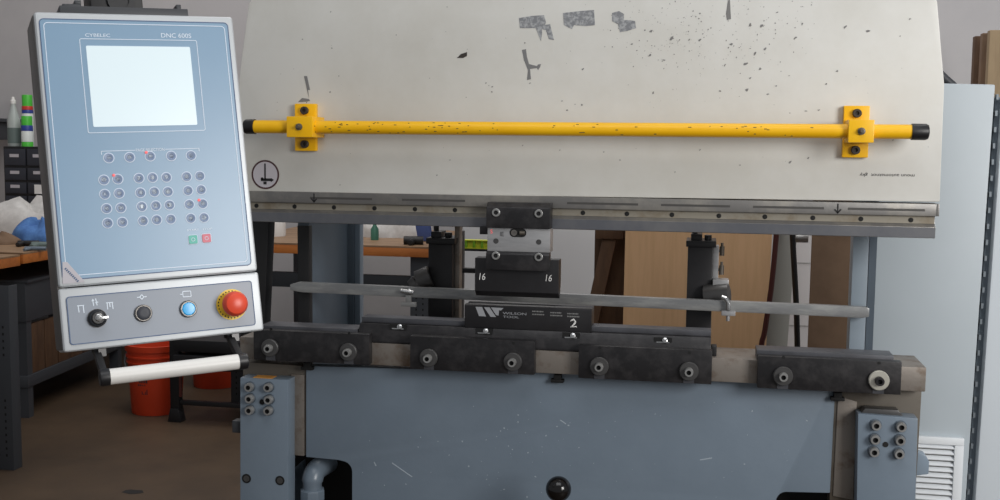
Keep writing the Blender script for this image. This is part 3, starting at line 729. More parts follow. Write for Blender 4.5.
# corner sticker
st_ = PB(upoly(MB(),[(62.5,262),(67,262),(85,282),(62.5,284)],-0.0014,-0.0006),'corner_sticker','sticker',film)
b = MB(); p0 = uv(63.5,266); p1 = uv(80.5,283); dv = Vector((p1[0]-p0[0],0,p1[1]-p0[1])); L = dv.length; dv.normalize(); pv = Vector((dv.z,0,-dv.x))
mid = Vector(((p0[0]+p1[0])/2,-0.0018,(p0[1]+p1[1])/2))
if pv.z < 0: pv = -pv
for k in range(9):
    c_ = mid - pv*0.001 + dv*((k-4)*L*0.09); hw = dv*L*0.03; hh_ = pv*0.0016
    b.prism([c_-hw-hh_,c_+hw-hh_,c_+hw+hh_,c_-hw+hh_],(0,0.0005,0))
PB(b,'sticker_lettering','filmline',film)
# button plate
gx0 = (uv(65.5,297.6)[0]+uv(70.4,345.6)[0])/2; gx1 = (uv(249.6,280)[0]+uv(257.6,324.8)[0])/2
gz1 = (uv(65.5,297.6)[1]+uv(249.6,280)[1])/2; gz0 = (uv(70.4,345.6)[1]+uv(257.6,324.8)[1])/2
bp = PB(slab(MB(),rrect(gx0,gx1,gz0,gz1,0.005),-0.0008,0.002),'button_plate','film_grey')
b = MB(); frame(b,gx0,gx1,gz0,gz1,0.005,0.0014,-0.0012,-0.0006); PB(b,'plate_edge','filmline',bp)
# symbols
b = MB()
def sbx(x0,y0,x1,y1,w=0.0013):
    p = uv(x0,y0); q = uv(x1,y1); P = Vector((p[0],-0.0012,p[1])); Q = Vector((q[0],-0.0012,q[1])); d = (Q-P).normalized(); s_ = Vector((d.z,0,-d.x))*w/2
    b.prism([P+s_,Q+s_,Q-s_,P-s_],(0,0.0005,0))
for (x,y) in ((77,306),):
    sbx(x,y,x+7,y-0.7); sbx(x+1,y,x+2,y+6.5); sbx(x+6,y-0.7,x+7,y+7)
for (x,y) in ((106,303),):
    sbx(x,y,x+7,y-0.7); sbx(x+1,y,x+1.6,y+6.5); sbx(x+3.5,y,x+4,y+4); sbx(x+6,y-0.7,x+7,y+6)
sbx(92.5,299,93.5,306); sbx(95.5,298.5,97,305.5); sbx(91.5,301,94,300); sbx(95,303,98,302)
sbx(137,297.5,139.5,297.2); sbx(143.5,297,146.5,296.6); sbx(139.5,297.2,141.5,294.7); sbx(141.5,294.7,143.7,296.9); sbx(139.5,297.2,141.8,299.4); sbx(141.8,299.4,143.7,296.9)
sbx(182.5,291.5,190.5,291); sbx(190.5,291,191,296.5); sbx(191,296.5,183,297); sbx(183,297,182.5,291.5); sbx(180,294.4,182.8,294.2)
PB(b,'plate_symbols','line',bp)
def disc(px,py,prof,name,m,parent,n=28,d=0.0008):
    x,z = uv(px,py); return PB(MB().lathe((x,-d,z),(0,-1,0),prof,n),name,m,parent)
sel = disc(97,318.3,[(0.0135,0),(0.0135,0.003),(0.0115,0.006),(0.0105,0.014),(0.0085,0.016)],'selector_switch','blackplastic',pan)
disc(97,318.3,[(0.0142,0),(0.0142,0.0022)],'switch_bezel','washer',sel)
x,z = uv(97.5,318); PB(MB().lathe((x,-0.015,z),(0,-1,0),[(0.006,0),(0.006,0.003),(0.004,0.004)],18).box(x-0.004,x+0.013,-0.0205,-0.017,z-0.0030,z+0.0016),'switch_key','chrome',sel,bevel=0.0008)
pb1 = disc(143,313.3,[(0.0103,0),(0.0103,0.0055),(0.009,0.0063),(0.004,0.0063)],'push_button','drawer',pan)
disc(143,313.3,[(0.0133,0),(0.0133,0.0035),(0.0118,0.0055),(0.0108,0.0055),(0.0108,0.001)],'button_bezel','steel',pb1)
pb1['label'] = 'black push button'
pb2 = disc(188,309,[(0.0100,0),(0.0100,0.0055),(0.0088,0.0065),(0.004,0.0068)],'push_button','lampblue',pan); pb2['label'] = 'blue illuminated push button'
disc(188,309,[(0.0133,0),(0.0133,0.0035),(0.0118,0.006),(0.0106,0.006),(0.0106,0.001)],'button_bezel','steel',pb2)
es = disc(231.5,304.5,[(0.0245,0),(0.0245,0.0012)],'emergency_stop_disc','estop_yellow',pan,36)
b = MB(); x,z = uv(231.5,304.5)
for k in range(26):
    q = 2*math.pi*k/26; r0 = 0.0213
    cx_,cz_ = x+r0*math.cos(q),z+r0*math.sin(q)
    b.box(cx_-0.0009,cx_+0.0009,-0.0024,-0.0019,cz_-0.0011,cz_+0.0011)
PB(b,'disc_lettering','ink',es)
x,z = uv(231.5,304.5)
PB(MB().lathe((x,-0.002,z),(0,-1,0),[(0.0135,0),(0.0135,0.012),(0.0185,0.014),(0.0200,0.019),(0.0194,0.025),(0.0158,0.031),(0.009,0.0335),(0.002,0.034)],36),'mushroom_button','estop_red',es)
# handle under the case
hd = uv(108,377,0.045); he = uv(239.5,361.5,0.045)
A = Vector((hd[0],-0.045,hd[1])); B = Vector((he[0],-0.045,he[1])); d = (B-A).normalized()
grip = PB(MB().cyl(A,B,0.0118,n=28),'grip_handle','white_grip')
for (P_,s) in ((A,-1),(B,1)):
    PB(MB().lathe(P_,d*s,[(0.0128,-0.002),(0.0130,0.007),(0.0124,0.011),(0.011,0.012)],24),'grip_end','blackplastic',grip)
    Q = P_ + d*s*0.004
    xa_ = Q.x
    b = MB(); zc = -H2
    b.prism([(xa_-0.005,-0.052,Q.z+0.002),(xa_-0.005,-0.040,Q.z-0.008),(xa_-0.005,0.030,zc-0.0004),(xa_-0.005,0.012,zc-0.0004)],(0.010,0,0))
    b.box(xa_-0.005,xa_+0.010,0.010,0.034,zc-0.006,zc-0.0004)
    PB(b,'grip_bracket','armblack',grip,bevel=0.001)
    PB(MB().box(xa_+0.001,xa_+0.012,0.004,0.010,zc-0.012,zc-0.0004),'bracket_clip','washer',grip)
# arm above
b = MB(); hx0 = uv(58,12)[0]+0.004; hx1 = uv(190,12)[0]
b.box(hx0,hx1,0.012,0.055,H2+0.0004,H2+0.014); b.box(hx0+0.006,hx0+0.034,0.022,0.05,H2+0.014,H2+0.020); b.box(hx0+0.024,hx0+0.034,0.022,0.05,H2+0.020,H2+0.026); b.box(hx1-0.016,hx1-0.008,0.022,0.05,H2+0.014,H2+0.024)
b.box(hx1-0.008,hx1+0.002,0.024,0.05,H2+0.003,H2+0.014)
arm = PB(b,'hanger_plate','arm',bevel=0.0015)
ax0 = uv(93,5)[0]; ax1 = uv(146,5)[0]
b = MB().box(ax0,ax1,0.022,0.09,H2+0.0145,H2+0.30); PB(b,'swing_arm','armblack',bevel=0.003)
PB(MB().lathe(((ax0+ax1)/2+0.006,0.0215,H2+0.026),(0,-1,0),[(0.021,0),(0.021,0.005),(0.012,0.005),(0.012,0.002)],24),'pivot_boss','blackplastic',pan)

# ================================================================== WORKBENCHES
def bench(name,label,X0,X1,Y0,Y1,zt,legs,edge,stretch=None):
    t = thing(name,label,'workbench',((X0+X1)/2,(Y0+Y1)/2,0),'wood-topped workbenches')
    b = MB().box(X0,X1,Y0,Y1,zt-0.008,zt); b.build('tabletop','benchtop',t)
    b = MB().box(X0,X1,Y0,Y1,zt-0.055,zt-0.0085); b.build('top_edge','benchedge',t,bevel=0.003)
    for (x,y) in legs:
        lg = MB()
        lg.box(x-0.05,x+0.05,y-0.03,y-0.026,0,zt-0.0555); lg.box(x+0.046,x+0.05,y-0.026,y+0.03,0,zt-0.0555); lg.box(x-0.05,x-0.046,y-0.026,y+0.03,0,zt-0.0555)
        L_ = lg.build('leg','benchsteel',t,bevel=0.001)
        h = MB()
        for k in range(14):
            z = 0.06+k*0.03 if k < 9 else 0.5+0.03*(k-9)
            for dx in (-0.018,0.018): h.box(x+dx-0.004,x+dx+0.004,y-0.0306,y-0.0299,z,z+0.011)
        h.build('punched_slots','hole',L_)
    for s_ in (stretch or []):
        MB().box(*s_).build('stretcher','benchsteel',t,bevel=0.002)
    return t
e0 = atz(4,257.5,0.86); e1 = atz(18,254.5,0.86); XE = (e0.x+e1.x)/2
bench('workbench','near wood-topped workbench at the left edge with grey punched steel leg',XE-0.75,XE,0.9,e1.y,0.86,[(atz(10,468,0).x-0.01,atz(10,468,0).y),(XE-0.68,atz(10,468,0).y),(XE-0.08,1.0)],0)
bench('workbench','far wood-topped workbench on the left wall carrying the black drawer unit',-4.97,XE+0.01,e1.y+0.006,4.66,0.868,[(XE-0.06,4.45),(-4.9,4.45),(-4.9,e1.y+0.25)],0)
BX0 = -2.28; BX1 = at(430,248,3.2).x; bz = at(340,244.5,3.2).z
bench('workbench','rear workbench with orange-brown front edge seen through the machine opening',BX0,BX1,3.2,4.3,bz,[(BX0+0.07,3.29),(BX1-0.07,3.29),(BX0+0.07,4.22),(BX1-0.07,4.22)],0,
      [(BX0+0.12,BX1-0.12,3.36,3.40,at(398,291,3.36).z,at(398,276,3.36).z)])
# drawer unit on the far bench
Yd_ = 4.15
def onleft(px,py,Y=Yd_): return at(px,py,Y)
dX0_ = onleft(4,170).x; dX1_ = onleft(52,170).x
dt = thing('drawer_unit','black small-parts drawer unit with white labels on the far left bench','drawer unit',((dX0_+dX1_)/2,Yd_+0.1,0.869))
zt_ = onleft(26,146.5).z; zrow = [onleft(26,y).z for y in (149,165.5,168,180,182.5,193.5,196,210)]
MB().box(dX0_,dX1_,Yd_,Yd_+0.22,0.869,zt_).build('cabinet_body','blackplastic',dt,bevel=0.004)
dxm = onleft(27.5,170).x
for r in range(4):
    zt2 = zrow[2*r]; zb2 = zrow[2*r+1]
    for (xa_,xb_) in ((dX0_+0.012,dxm-0.006),(dxm+0.006,dX1_-0.012)):
        d_ = MB().box(xa_,xb_,Yd_-0.012,Yd_-0.0005,zb2,zt2).build('drawer','drawer',dt,bevel=0.003)
        xm_ = (xa_+xb_)/2
        if r == 2 and xa_ > dxm: MB().box(xm_-0.03,xm_+0.06,Yd_-0.0135,Yd_-0.0122,zb2-0.0,zt2-0.012).build('paper_label','paper',d_)
        else: MB().box(xm_-0.035,xm_+0.03,Yd_-0.0135,Yd_-0.0122,(zb2+zt2)/2,(zb2+zt2)/2+0.02).build('drawer_label','sticker',d_)
# bottle and cans on the drawer unit
pxm = 0.0059
p = onleft(14.5,146.3,Yd_+0.09); p.z = zt_
bo = thing('spray_bottle','clear plastic bottle with dark label on the black drawer unit','bottle',p)
R_ = 0.040
MB().lathe(p,(0,0,1),[(R_*0.9,0),(R_,0.01),(R_,0.17),(R_*0.7,0.215),(0.016,0.26),(0.014,0.275)],24).build('bottle_body','bottleclear',bo)
MB().lathe(p+Vector((0,0,0.02)),(0,0,1),[(R_+0.001,0),(R_+0.001,0.10)],24).build('bottle_label','bottlelabel',bo)
MB().lathe(p+Vector((0,0,0.275)),(0,0,1),[(0.017,0),(0.017,0.02),(0.010,0.028),(0.008,0.045)],18).build('bottle_cap','paper',bo)
def can(px,Y,h,zc,label,seq,r):
    p = onleft(px,146,Y); p.z = zt_
    t = thing('aerosol_can',label,'spray can',p,'spray cans on the drawer unit')
    for (nm,mm,z0,z1,k) in seq:
        MB().lathe(p,(0,0,1),[(r*k,z0),(r*k,z1-0.004),(r*k*0.94,z1)],24).build(nm,mm,t)
can(28.5,Yd_+0.15,0.3,0,'taller green-capped spray can with red and blue bands, behind the shorter one',[('can_body','canWhite',0,0.215,1),('blue_band','canBlue',0.2151,0.238,1.01),('red_band','canRed',0.238,0.262,1.0),('can_cap','canGreen',0.262,0.335,0.92)],0.035)
can(27.5,Yd_+0.05,0.2,0,'shorter green-capped spray can with white and blue label, in front',[('can_foot','canGreen',0,0.03,1),('can_body','canWhite',0.03,0.10,1.0),('blue_band','canBlue',0.10,0.135,1.01),('can_cap','canGreen',0.1355,0.195,0.93)],0.036)
# cloths and clutter
def heap(name,mm,c,rx_,ry_,rz_,seed,label,cat):
    random.seed(seed); vs = []; fs = []; n = 22; mrows = 9
    ph = [random.uniform(0,6.28) for _ in range(6)]
    for i in range(mrows+1):
        q = math.pi/2*i/mrows
        for k in range(n):
            a = 2*math.pi*k/n
            w_ = 1+0.16*math.sin(3*a+ph[0])+0.10*math.sin(5*a+ph[1]+q*3)+0.07*math.sin(9*a+ph[2])
            hz = 1+0.25*math.sin(2*a+ph[3]+q*2)+0.12*math.sin(5*a+ph[4])
            vs.append((c[0]+rx_*math.cos(q)*math.cos(a)*w_, c[1]+ry_*math.cos(q)*math.sin(a)*w_, c[2]+rz_*math.sin(q)**0.8*hz*(1-0.35*math.sin(q)*0)))
    top = c[2]+rz_
    for k in range(n): vs[mrows*n+k] = (c[0]+0.004*math.cos(k),c[1]+0.004*math.sin(k),top)
    for i in range(mrows):
        for k in range(n):
            j = (k+1)%n; fs.append((i*n+k,i*n+j,(i+1)*n+j,(i+1)*n+k))
    fs.append(list(range(n-1,-1,-1)))
    o = MB().add(vs,fs).build(name,mm,smooth=80); solo(o,label,cat); return o
p = at(24,205,3.6); heap('white_rag','whitecloth',(p.x-0.08,3.78,0.869),0.42,0.15,0.17,3,'crumpled white rag heap in front of the black drawer unit','cloth')
p = at(34,214,3.3); heap('blue_rag','bluecloth',(p.x+0.02,3.32,0.869),0.14,0.11,0.10,5,'crumpled blue rag on the far left bench','cloth')
p = at(8,214,3.1); heap('brown_rag','cardboard_dark',(p.x-0.03,3.05,0.869),0.11,0.09,0.05,8,'brown crumpled paper at the far left of the bench','paper')
for i,(px,py,mm,h) in enumerate(((26,224,'blackplastic',0.03),(40,222,'bottlelabel',0.035),(33,226,'conduit',0.02))):
    p = atz(px,py,0.87)
    p.y = min(p.y,3.1)
    p = at(px,py,2.95-0.1*i); c = (p.x,2.95-0.1*i,0.8686)
    b = MB(); b.cyl((c[0]-0.05,c[1],c[2]+h*0.5),(c[0]+0.05,c[1]+0.03,c[2]+h*0.5),h*0.5,n=14); b.cyl((c[0]-0.02,c[1],c[2]+h*0.5),(c[0]-0.02,c[1]-0.05,c[2]+h*0.4),h*0.4,n=12)
    o = b.build('pipe_fitting',mm,bevel=0.002); solo(o,('black pipe fitting lying left of the other two on the bench','grey-green pipe fitting lying by the blue rag','light blue-grey pipe fitting nearest the bench edge')[i],'fitting','pipe fittings on the bench')
# wall shelf
b = MB(); p0 = at(-30,119,4.5); p1 = at(5.5,122,4.5); b.box(p0.x,p1.x,4.45,4.699,p1.z,p0.z+0.005); b.box(p1.x-0.06,p1.x-0.03,4.47,4.699,p1.z-0.12,p1.z); o = b.build('wall_shelf','benchsteel',bevel=0.002); solo(o,'dark shelf board on the back wall at far left','shelf')
# steel cart with wooden slats under the bench
ct = thing('tool_cart','dark steel cart with wooden slatted side beneath the left bench','cart',(XE-0.1,2.75,0))
c0 = at(8,318,2.15); dirc = Vector((-math.sin(math.radians(6)),math.cos(math.radians(6)),0)); perp = Vector((dirc.y,-dirc.x,0))
XF = XE-0.06
def cbox(b,s0,s1,n0,n1,z0,z1):
    o = Vector((XF,e1.y+0.12,0)); P = [o+dirc*s0+perp*n0,o+dirc*s1+perp*n0,o+dirc*s1+perp*n1,o+dirc*s0+perp*n1]
    b.prism([p+Vector((0,0,z0)) for p in P],(0,0,z1-z0))
L = 1.15
b = MB(); cbox(b,0,L,-0.45,0,0.50,0.70); cbox(b,0,L,-0.47,0.015,0.70,0.715); b.build('cart_tray','benchsteel',ct,bevel=0.004)
b = MB(); cbox(b,0.01,0.06,-0.06,-0.005,0.0,0.50); b.build('cart_leg','benchsteel',ct); b = MB(); cbox(b,L-0.06,L-0.01,-0.06,-0.005,0.0,0.50); b.build('cart_leg','benchsteel',ct)
b = MB(); cbox(b,0.01,0.06,-0.44,-0.39,0.0,0.50); b.build('cart_leg','benchsteel',ct); b = MB(); cbox(b,L-0.06,L-0.01,-0.44,-0.39,0.0,0.50); b.build('cart_leg','benchsteel',ct)
b = MB()
for k in range(7): cbox(b,0.07+k*0.145,0.205+k*0.145,-0.03,-0.012,0.22,0.48)
b.build('wooden_slats','wood_brown',ct,bevel=0.003)
b = MB(); cbox(b,0,L,-0.45,0.0,0.16,0.22); b.build('cart_shelf','benchsteel',ct,bevel=0.003)

# ================================================================== BUCKETS AND BLACK STAND
def bucket(px,py,label,Y):
    p = at(px,py,Y); p.z = 0
    t = thing('bucket',label,'bucket',p,'orange plastic buckets')
    R = 0.150; r = 0.125; H = 0.37
    prof = [(r,0),(r+0.003,0.004)]
    for (z,k) in ((0.27,0),(0.272,0.006),(0.278,0.006),(0.28,0),(0.30,0),(0.302,0.007),(0.31,0.007),(0.312,0),(0.335,0),(0.337,0.008),(0.368,0.009),(0.37,0.004)):
        prof.append((r+(R-r)*z/H+k,z))
    prof += [(R-0.006,0.368),(r-0.004,0.01)]
    MB().lathe(p,(0,0,1),prof,40).build('bucket_body','orange',t)
    a = [p+Vector((0.158*math.cos(q),0.158*math.sin(q)*1.0-0.0,0.325-0.10*math.sin(-q))) for q in [math.radians(v) for v in range(-180,1,15)]]
    MB().tube(a,0.003,8).build('bucket_handle','knuckle',t)
    b = MB()
    for (dx,z,w,h) in ((0.0,0.20,0.05,0.045),(0.005,0.13,0.035,0.03),(-0.01,0.165,0.045,0.008)):
        y = -(r+(R-r)*z/H)-0.0008
        for kk in range(4): b.box(p.x+dx-w/2+kk*w/4+0.001,p.x+dx-w/2+(kk+1)*w/4-0.003,p.y+y,p.y+y+0.004,z-h/2,z+h/2)
    b.build('printed_marks','maroon',t)
    return t
bucket(157,410,'orange bucket on the floor left of the black stand, nearer of the two',3.06)
bucket(216,378,'orange bucket on the floor behind the black stand, farther of the two',3.72)
sd = thing('black_stand','black metal stand beside the nearer orange bucket','stand',(at(208,405,2.9).x,2.95,0))
def sx(px,Y=2.88): return at(px,400,Y).x
b = MB(); b.box(sx(172),sx(181),2.86,2.90,0.03,0.62); b.prism([(sx(170),2.85,0),(sx(183),2.85,0),(sx(180.5),2.85,0.07),(sx(172.5),2.85,0.07)],(0,0.06,0)); b.build('post','blackplastic',sd,bevel=0.003)
b = MB(); b.box(sx(262),sx(270),2.86,2.90,0.0,0.62); b.build('post','blackplastic',sd,bevel=0.003)
b = MB(); b.box(sx(181),sx(262),2.865,2.895,at(210,406.5,2.87).z,at(210,402,2.87).z); b.build('crossbar','blackplastic',sd,bevel=0.002)
b = MB(); b.box(sx(181),sx(264),2.80,3.15,at(210,371,2.8).z,at(210,357,2.8).z); b.box(sx(181),sx(264),2.82,3.15,at(210,354,2.8).z,at(210,342,2.8).z); b.build('shelf_box','blackplastic',sd,bevel=0.004)
b = MB(); b.box(sx(181.5),sx(184),2.855,2.859,at(183,397,2.86).z,at(183,373,2.86).z); b.build('red_tag','hose_red',sd)

# items on the rear bench
p = at(290,224,3.8); b = MB(); b.lathe((p.x,3.6,bz),(0,0,1),[(0.05,0),(0.05,0.08),(0.03,0.10)],20); o = b.build('plastic_tub','paper',bevel=0.002); solo(o,'white plastic tub on the rear bench left of the frame','tub')
p = at(392,233,3.7); heap('plastic_bag','whitecloth',(p.x-0.02,3.75,bz),0.17,0.10,0.13,12,'white crumpled plastic bag on the rear workbench','bag')
p = at(379,236,3.6); b = MB(); b.lathe((p.x,3.52,bz),(0,0,1),[(0.022,0),(0.022,0.06),(0.010,0.08),(0.010,0.095)],16); o = b.build('green_bottle','bottlegreen',smooth=40); solo(o,'small green bottle on the rear bench before the white bag','bottle')
p = at(424,235,3.5); b = MB(); b.prism([(p.x-0.035,3.5,bz),(p.x+0.045,3.5,bz),(p.x+0.02,3.5,bz+0.12),(p.x-0.06,3.5,bz+0.13)],(0,0.05,0)); o = b.build('blue_tool_pouch','pouchblue',bevel=0.012); solo(o,'blue tool pouch near the right end of the rear bench','pouch')
p = at(413,243,3.3); b = MB(); b.cyl((p.x-0.05,3.30,bz+0.022),(p.x+0.05,3.32,bz+0.022),0.022); b.cyl((p.x,3.30,bz+0.02),(p.x,3.24,bz+0.015),0.015); o = b.build('air_fitting','armblack',bevel=0.002); solo(o,'black air fitting lying on the rear bench front edge','fitting')

# spirit level hanging on the wall side
Yl = 0.75; p0 = at(459,244,Yl); p1 = at(500,245,Yl)
lt = thing('spirit_level','yellow-green spirit level behind the left back gauge column','spirit level',((p0.x+p1.x)/2,Yl,p0.z-0.012))
hh = 0.0125
b = MB().box(p0.x,p1.x,Yl,Yl+0.02,p0.z-hh,p0.z-0.009); b.box(p0.x,p1.x,Yl,Yl+0.02,p0.z+0.009,p0.z+hh); b.box(p0.x,p1.x,Yl+0.006,Yl+0.014,p0.z-0.009,p0.z+0.009); b.build('level_body','greenyellow',lt,bevel=0.001)
for px in (466,474,482): 
    q = at(px,244,Yl); MB().box(q.x-0.003,q.x+0.003,Yl-0.001,Yl+0.0055,p0.z-0.0085,p0.z+0.0085).build('vial_mark','levelgreen',lt)
# bracket shelf arm carrying the level (black post behind)
# ================================================================== CARDBOARD AND BOARDS BEHIND
Yc = 0.95
def X(px,py,Y): return at(px,py,Y).x
cX0 = X(622,280,Yc); cX1 = X(768,280,Yc)
cb_ = thing('cardboard_box','tall plain cardboard box standing behind the machine','cardboard box',((cX0+cX1)/2,Yc+0.15,0))
b = MB().prism([(cX0,Yc,0),(cX1-0.015,Yc,0),(cX1+0.012,Yc,1.40),(cX0+0.008,Yc,1.40)],(0,0.30,0)); b.build('box_body','cardboard',cb_,bevel=0.004)
b = MB().prism([(cX0+0.012,Yc,1.4005),(cX1+0.008,Yc,1.4005),(cX1+0.006,Yc-0.03,1.55),(cX0+0.014,Yc-0.03,1.55)],(0,0.006,0)); b.build('box_flap','cardboard',cb_)
# wooden frame left of the box
wf = thing('wooden_frame','dark brown wooden frame with diagonal strut left of the cardboard box','wooden frame',(X(607,280,1.05),1.1,0))
b = MB(); b.box(X(594,280,1.12),cX0-0.006,1.12,1.14,0,1.36); b.build('back_board','wood_brown',wf)
b = MB(); p = at(611,232,1.06); q = at(596,300,1.06); d2 = Vector((0.022,0,0.004)); q2 = p+(q-p)*2.6
b.prism([p-d2,p+d2,q2+d2,q2-d2],(0,0.03,0)); b.build('diagonal_strut','wood_brown',wf,bevel=0.002)
b = MB(); b.box(X(595,232,1.05),cX0-0.006,1.05,1.10,at(608,239,1.05).z,at(608,226,1.05).z); b.build('top_rail','wood_brown',wf,bevel=0.003)
# white block wall pier and hoses, right of the box
Yw = 1.5
struct(MB().box(X(775,280,Yw),X(1120,280,Yw),Yw,Yw+0.1,0,3.4).build('wall_right','wall'))
b = MB()
for yy in (263,326): z = at(803,yy,Yw-0.001).z; b.box(X(776,280,Yw),X(860,280,Yw),Yw-0.0015,Yw+0.0,z-0.002,z+0.002)
struct(b.build('trim_1','bolt'))
# bowed grey sheet
b = MB(); vs = []; fs = []
pts = [(777,225),(776,262),(771,300),(765,350),(758,420)]
w_ = [22,18,20,22,24]
Ys = 1.25
fr_ = [at(x,y,Ys) for x,y in pts]; fr2 = [at(x+w,y,Ys+0.03) for (x,y),w in zip(pts,w_)]
fr_.append(Vector((fr_[-1].x,Ys,0.0))); fr2.append(Vector((fr2[-1].x,Ys+0.03,0.0)))
b = MB()
n = len(fr_)
vs = fr_+fr2+[p+Vector((0,0.012,0)) for p in fr_]+[p+Vector((0,0.012,0)) for p in fr2]
fs = []
for i in range(n-1):
    fs += [(i,i+1,n+i+1,n+i),(2*n+i,3*n+i,3*n+i+1,2*n+i+1),(i,2*n+i,2*n+i+1,i+1),(n+i,n+i+1,3*n+i+1,3*n+i)]
fs += [(0,n,3*n,2*n),(n-1,3*n-1,4*n-1,2*n-1)]
b.add(vs,fs); o = b.build('grey_sheet','greysheet'); solo(o,'bowed grey sheet leaning between cardboard box and black hose','sheet')
def hose(name,mm,pts,Y,r,label):
    P = [at(x,y,Y) for x,y in pts]; P.append(Vector((P[-1].x,Y,r)))
    # smooth
    Q = []
    for i in range(len(P)-1):
        for t in (0,0.25,0.5,0.75):
            a = P[max(i-1,0)]; b0 = P[i]; c0_ = P[i+1]; d0 = P[min(i+2,len(P)-1)]
            Q.append(0.5*((2*b0)+(c0_-a)*t+(2*a-5*b0+4*c0_-d0)*t*t+(3*b0-a-3*c0_+d0)*t**3))
    Q.append(P[-1])
    o = MB().tube(Q,r,12).build(name,mm,smooth=60); solo(o,label,'hose'); return o
hose('red_hose','hose_red',[(777.5,215),(775.5,245),(771,290),(765,330),(759,380)],0.86,0.0075,'dark red-brown hose along the right edge of the cardboard box')
bh = hose('black_hose','hose_black',[(792,215),(793,245),(795.5,290),(797,330),(797,400)],1.1,0.0085,'thick black hose hanging right of the grey sheet')
b = MB(); p = at(802,238,1.15); b.cyl((p.x-0.02,1.15,p.z),(p.x+0.018,1.15,p.z),0.014); b.box(p.x-0.004,p.x+0.018,1.14,1.17,p.z-0.012,p.z+0.06); 
o = b.build('hose_fitting','bolt',bevel=0.002); o.data.transform(Matrix.Translation(-bh.location)); o.parent = bh
b = MB(); b.prism([(X(810,280,0.9),0.9,0),(X(868,280,0.9),0.9,0),(X(868,280,0.9),0.94,1.45),(X(812,280,0.9),0.94,1.45)],(0,0.012,0)); o = b.build('brown_board','cardboard_dark'); solo(o,'tall brown board leaning behind the right side frame','board')
# boards at top right, standing behind the cabinet
for i,(x0,x1,yt,mm,lab) in enumerate(((974,981,36,'wood_brown','narrow dark wooden board, left in the stack behind the cabinet'),(981.5,988,33,'cardboard_dark','mid brown wooden board, middle of the stack behind the cabinet'),(988.5,1030,30,'tan','tan board, rightmost of the stack behind the cabinet'))):
    Y = 1.2-0.06*i
    o = MB().box(X(x0,60,Y),X(x1,60,Y),Y,Y+0.03,0,at(x0,yt,Y).z).build('standing_board',mm,bevel=0.002); solo(o,lab,'board','boards behind the cabinet')
b = MB(); P = [at(x,y,0.7) for x,y in ((920,55),(938,72),(945,79),(956,88))]; P += [Vector((P[-1].x+0.03,0.7,P[-1].z-0.12)),Vector((P[-1].x+0.04,0.7,0.0))]; o = b.tube(P,0.011,12).build('cable_conduit','arm'); solo(o,'dark cable conduit running behind the cabinet top','conduit')

# ================================================================== ELECTRICAL CABINET
Ye = 0.20
eb = [at(x,y,Ye) for x,y in ((879,82),(995.5,84.5),(966,500),(864,500))]
def ext(a,b_): return a+(b_-a)*((0.02-a.z)/(b_.z-a.z))
bl = ext(eb[0],eb[3]); brr = ext(eb[1],eb[2])
cab = thing('electrical_cabinet','tall pale blue-grey electrical cabinet right of the machine','cabinet',((bl.x+brr.x)/2,Ye+0.15,0))
b = MB().prism([eb[0],eb[1],brr,bl],(0,0.34,0)); b.build('cabinet_body','cab',cab,bevel=0.004)
# dark hinge strip and right door
hs = [at(x,y,Ye+0.012) for x,y in ((995.5,97),(1003,97),(974.5,500),(966,500))]
hl = ext(hs[0],hs[3]); hrr = ext(hs[1],hs[2])
hb = MB().prism([hs[0],hs[1],hrr,hl],(0,0.05,0)).build('hinge_strip','gasket',cab,bevel=0.002)
for k in range(46):
    p = hs[0]+(hl-hs[0])*(k/45.0)
    MB().box(p.x-0.0015,p.x+0.0030,Ye-0.002,Ye+0.0115,p.z-0.006,p.z+0.005).build('hinge_knuckle','knuckle',hb)
ds = [at(x,y,Ye-0.01) for x,y in ((1003.5,97),(1120,100),(1120,500),(975,500))]
dl = ext(ds[0],ds[3]); dr_ = Vector((ds[1].x,Ye-0.01,0.02)); 
b = MB().prism([ds[0],ds[1],dr_,dl],(0,0.07,0)); b.build('side_door','cabwhite',cab,bevel=0.006)
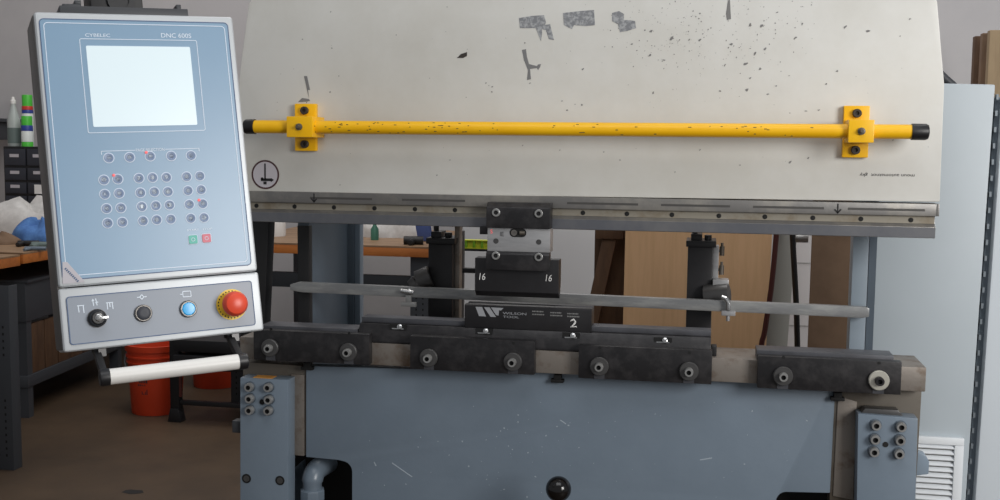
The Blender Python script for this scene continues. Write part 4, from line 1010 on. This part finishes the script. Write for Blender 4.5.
# vent grille
v0 = at(917,436.5,Ye-0.012); v1 = at(964.5,438.5,Ye-0.012); vz1 = (v0.z+v1.z)/2; vx0 = at(884,470,Ye-0.012).x; vx1 = at(963,470,Ye-0.012).x
vh = 0.25; vz0 = vz1-vh
b = MB()
fwid = 0.019
b.box(vx0,vx1,Ye-0.012,Ye-0.0005,vz1-fwid*0.85,vz1); b.box(vx0,vx1,Ye-0.012,Ye-0.0005,vz0,vz0+fwid); b.box(vx0,vx0+fwid,Ye-0.012,Ye-0.0005,vz0+fwid,vz1-fwid*0.85); b.box(vx1-fwid,vx1,Ye-0.012,Ye-0.0005,vz0+fwid,vz1-fwid*0.85)
vf = b.build('vent_grille','ventwhite',cab,bevel=0.002)
MB().box(vx0+fwid,vx1-fwid,Ye-0.002,Ye-0.0006,vz0+fwid,vz1-fwid*0.85).build('vent_backing','bolt',vf)  # greyer backing stands for the shadow gaps between slats
b = MB(); ns = 17; ph_ = (vh-fwid*1.85)/ns
for k in range(ns):
    z = vz0+fwid+k*ph_
    b.prism([(vx0+fwid,Ye-0.0025,z+ph_*0.95),(vx0+fwid,Ye-0.0035,z+ph_*0.95),(vx0+fwid,Ye-0.011,z+ph_*0.42),(vx0+fwid,Ye-0.0105,z+ph_*0.30),(vx0+fwid,Ye-0.0025,z+ph_*0.82)],(vx1-vx0-2*fwid,0,0))
b.build('vent_slats','ventwhite',vf)

# ================================================================== LIGHT
w = bpy.data.worlds.new('world'); SC.world = w; w.use_nodes = True
w.node_tree.nodes['Background'].inputs['Color'].default_value = (0.93,0.96,1.0,1)
w.node_tree.nodes['Background'].inputs['Strength'].default_value = 0.27
def area(name,loc,target,sx_,sy_,power,col):
    l = bpy.data.lights.new(name,'AREA'); l.shape = 'RECTANGLE'; l.size = sx_; l.size_y = sy_; l.energy = power; l.color = col
    o = bpy.data.objects.new(name,l); COL.objects.link(o); o.location = loc
    o.rotation_euler = (Vector(target)-Vector(loc)).to_track_quat('-Z','Y').to_euler(); return o
area('window_daylight',(2.7,-2.5,2.1),(0.0,0.2,1.1),1.3,1.3,88,(1.0,0.98,0.95))
area('ceiling_light',(0.2,-1.8,4.0),(0.0,0.2,1.0),2.4,1.6,28,(0.97,0.98,1.0))
area('back_wall_fill',(-1.6,2.6,4.6),(-1.6,3.9,0.8),3.5,1.5,88,(1.0,0.96,0.92))  # unseen fill lamp, added to brighten the back wall
area('behind_machine_fill',(0.9,0.9,4.2),(0.6,1.6,0.8),2.0,1.0,48,(1.0,0.98,0.96))  # unseen fill lamp, added to brighten the area behind the machine
SC.view_settings.view_transform = 'Standard'
SC.view_settings.look = 'None'
SC.view_settings.gamma = 1.0
SC.view_settings.exposure = 0.0
SC.view_settings.use_curve_mapping = False
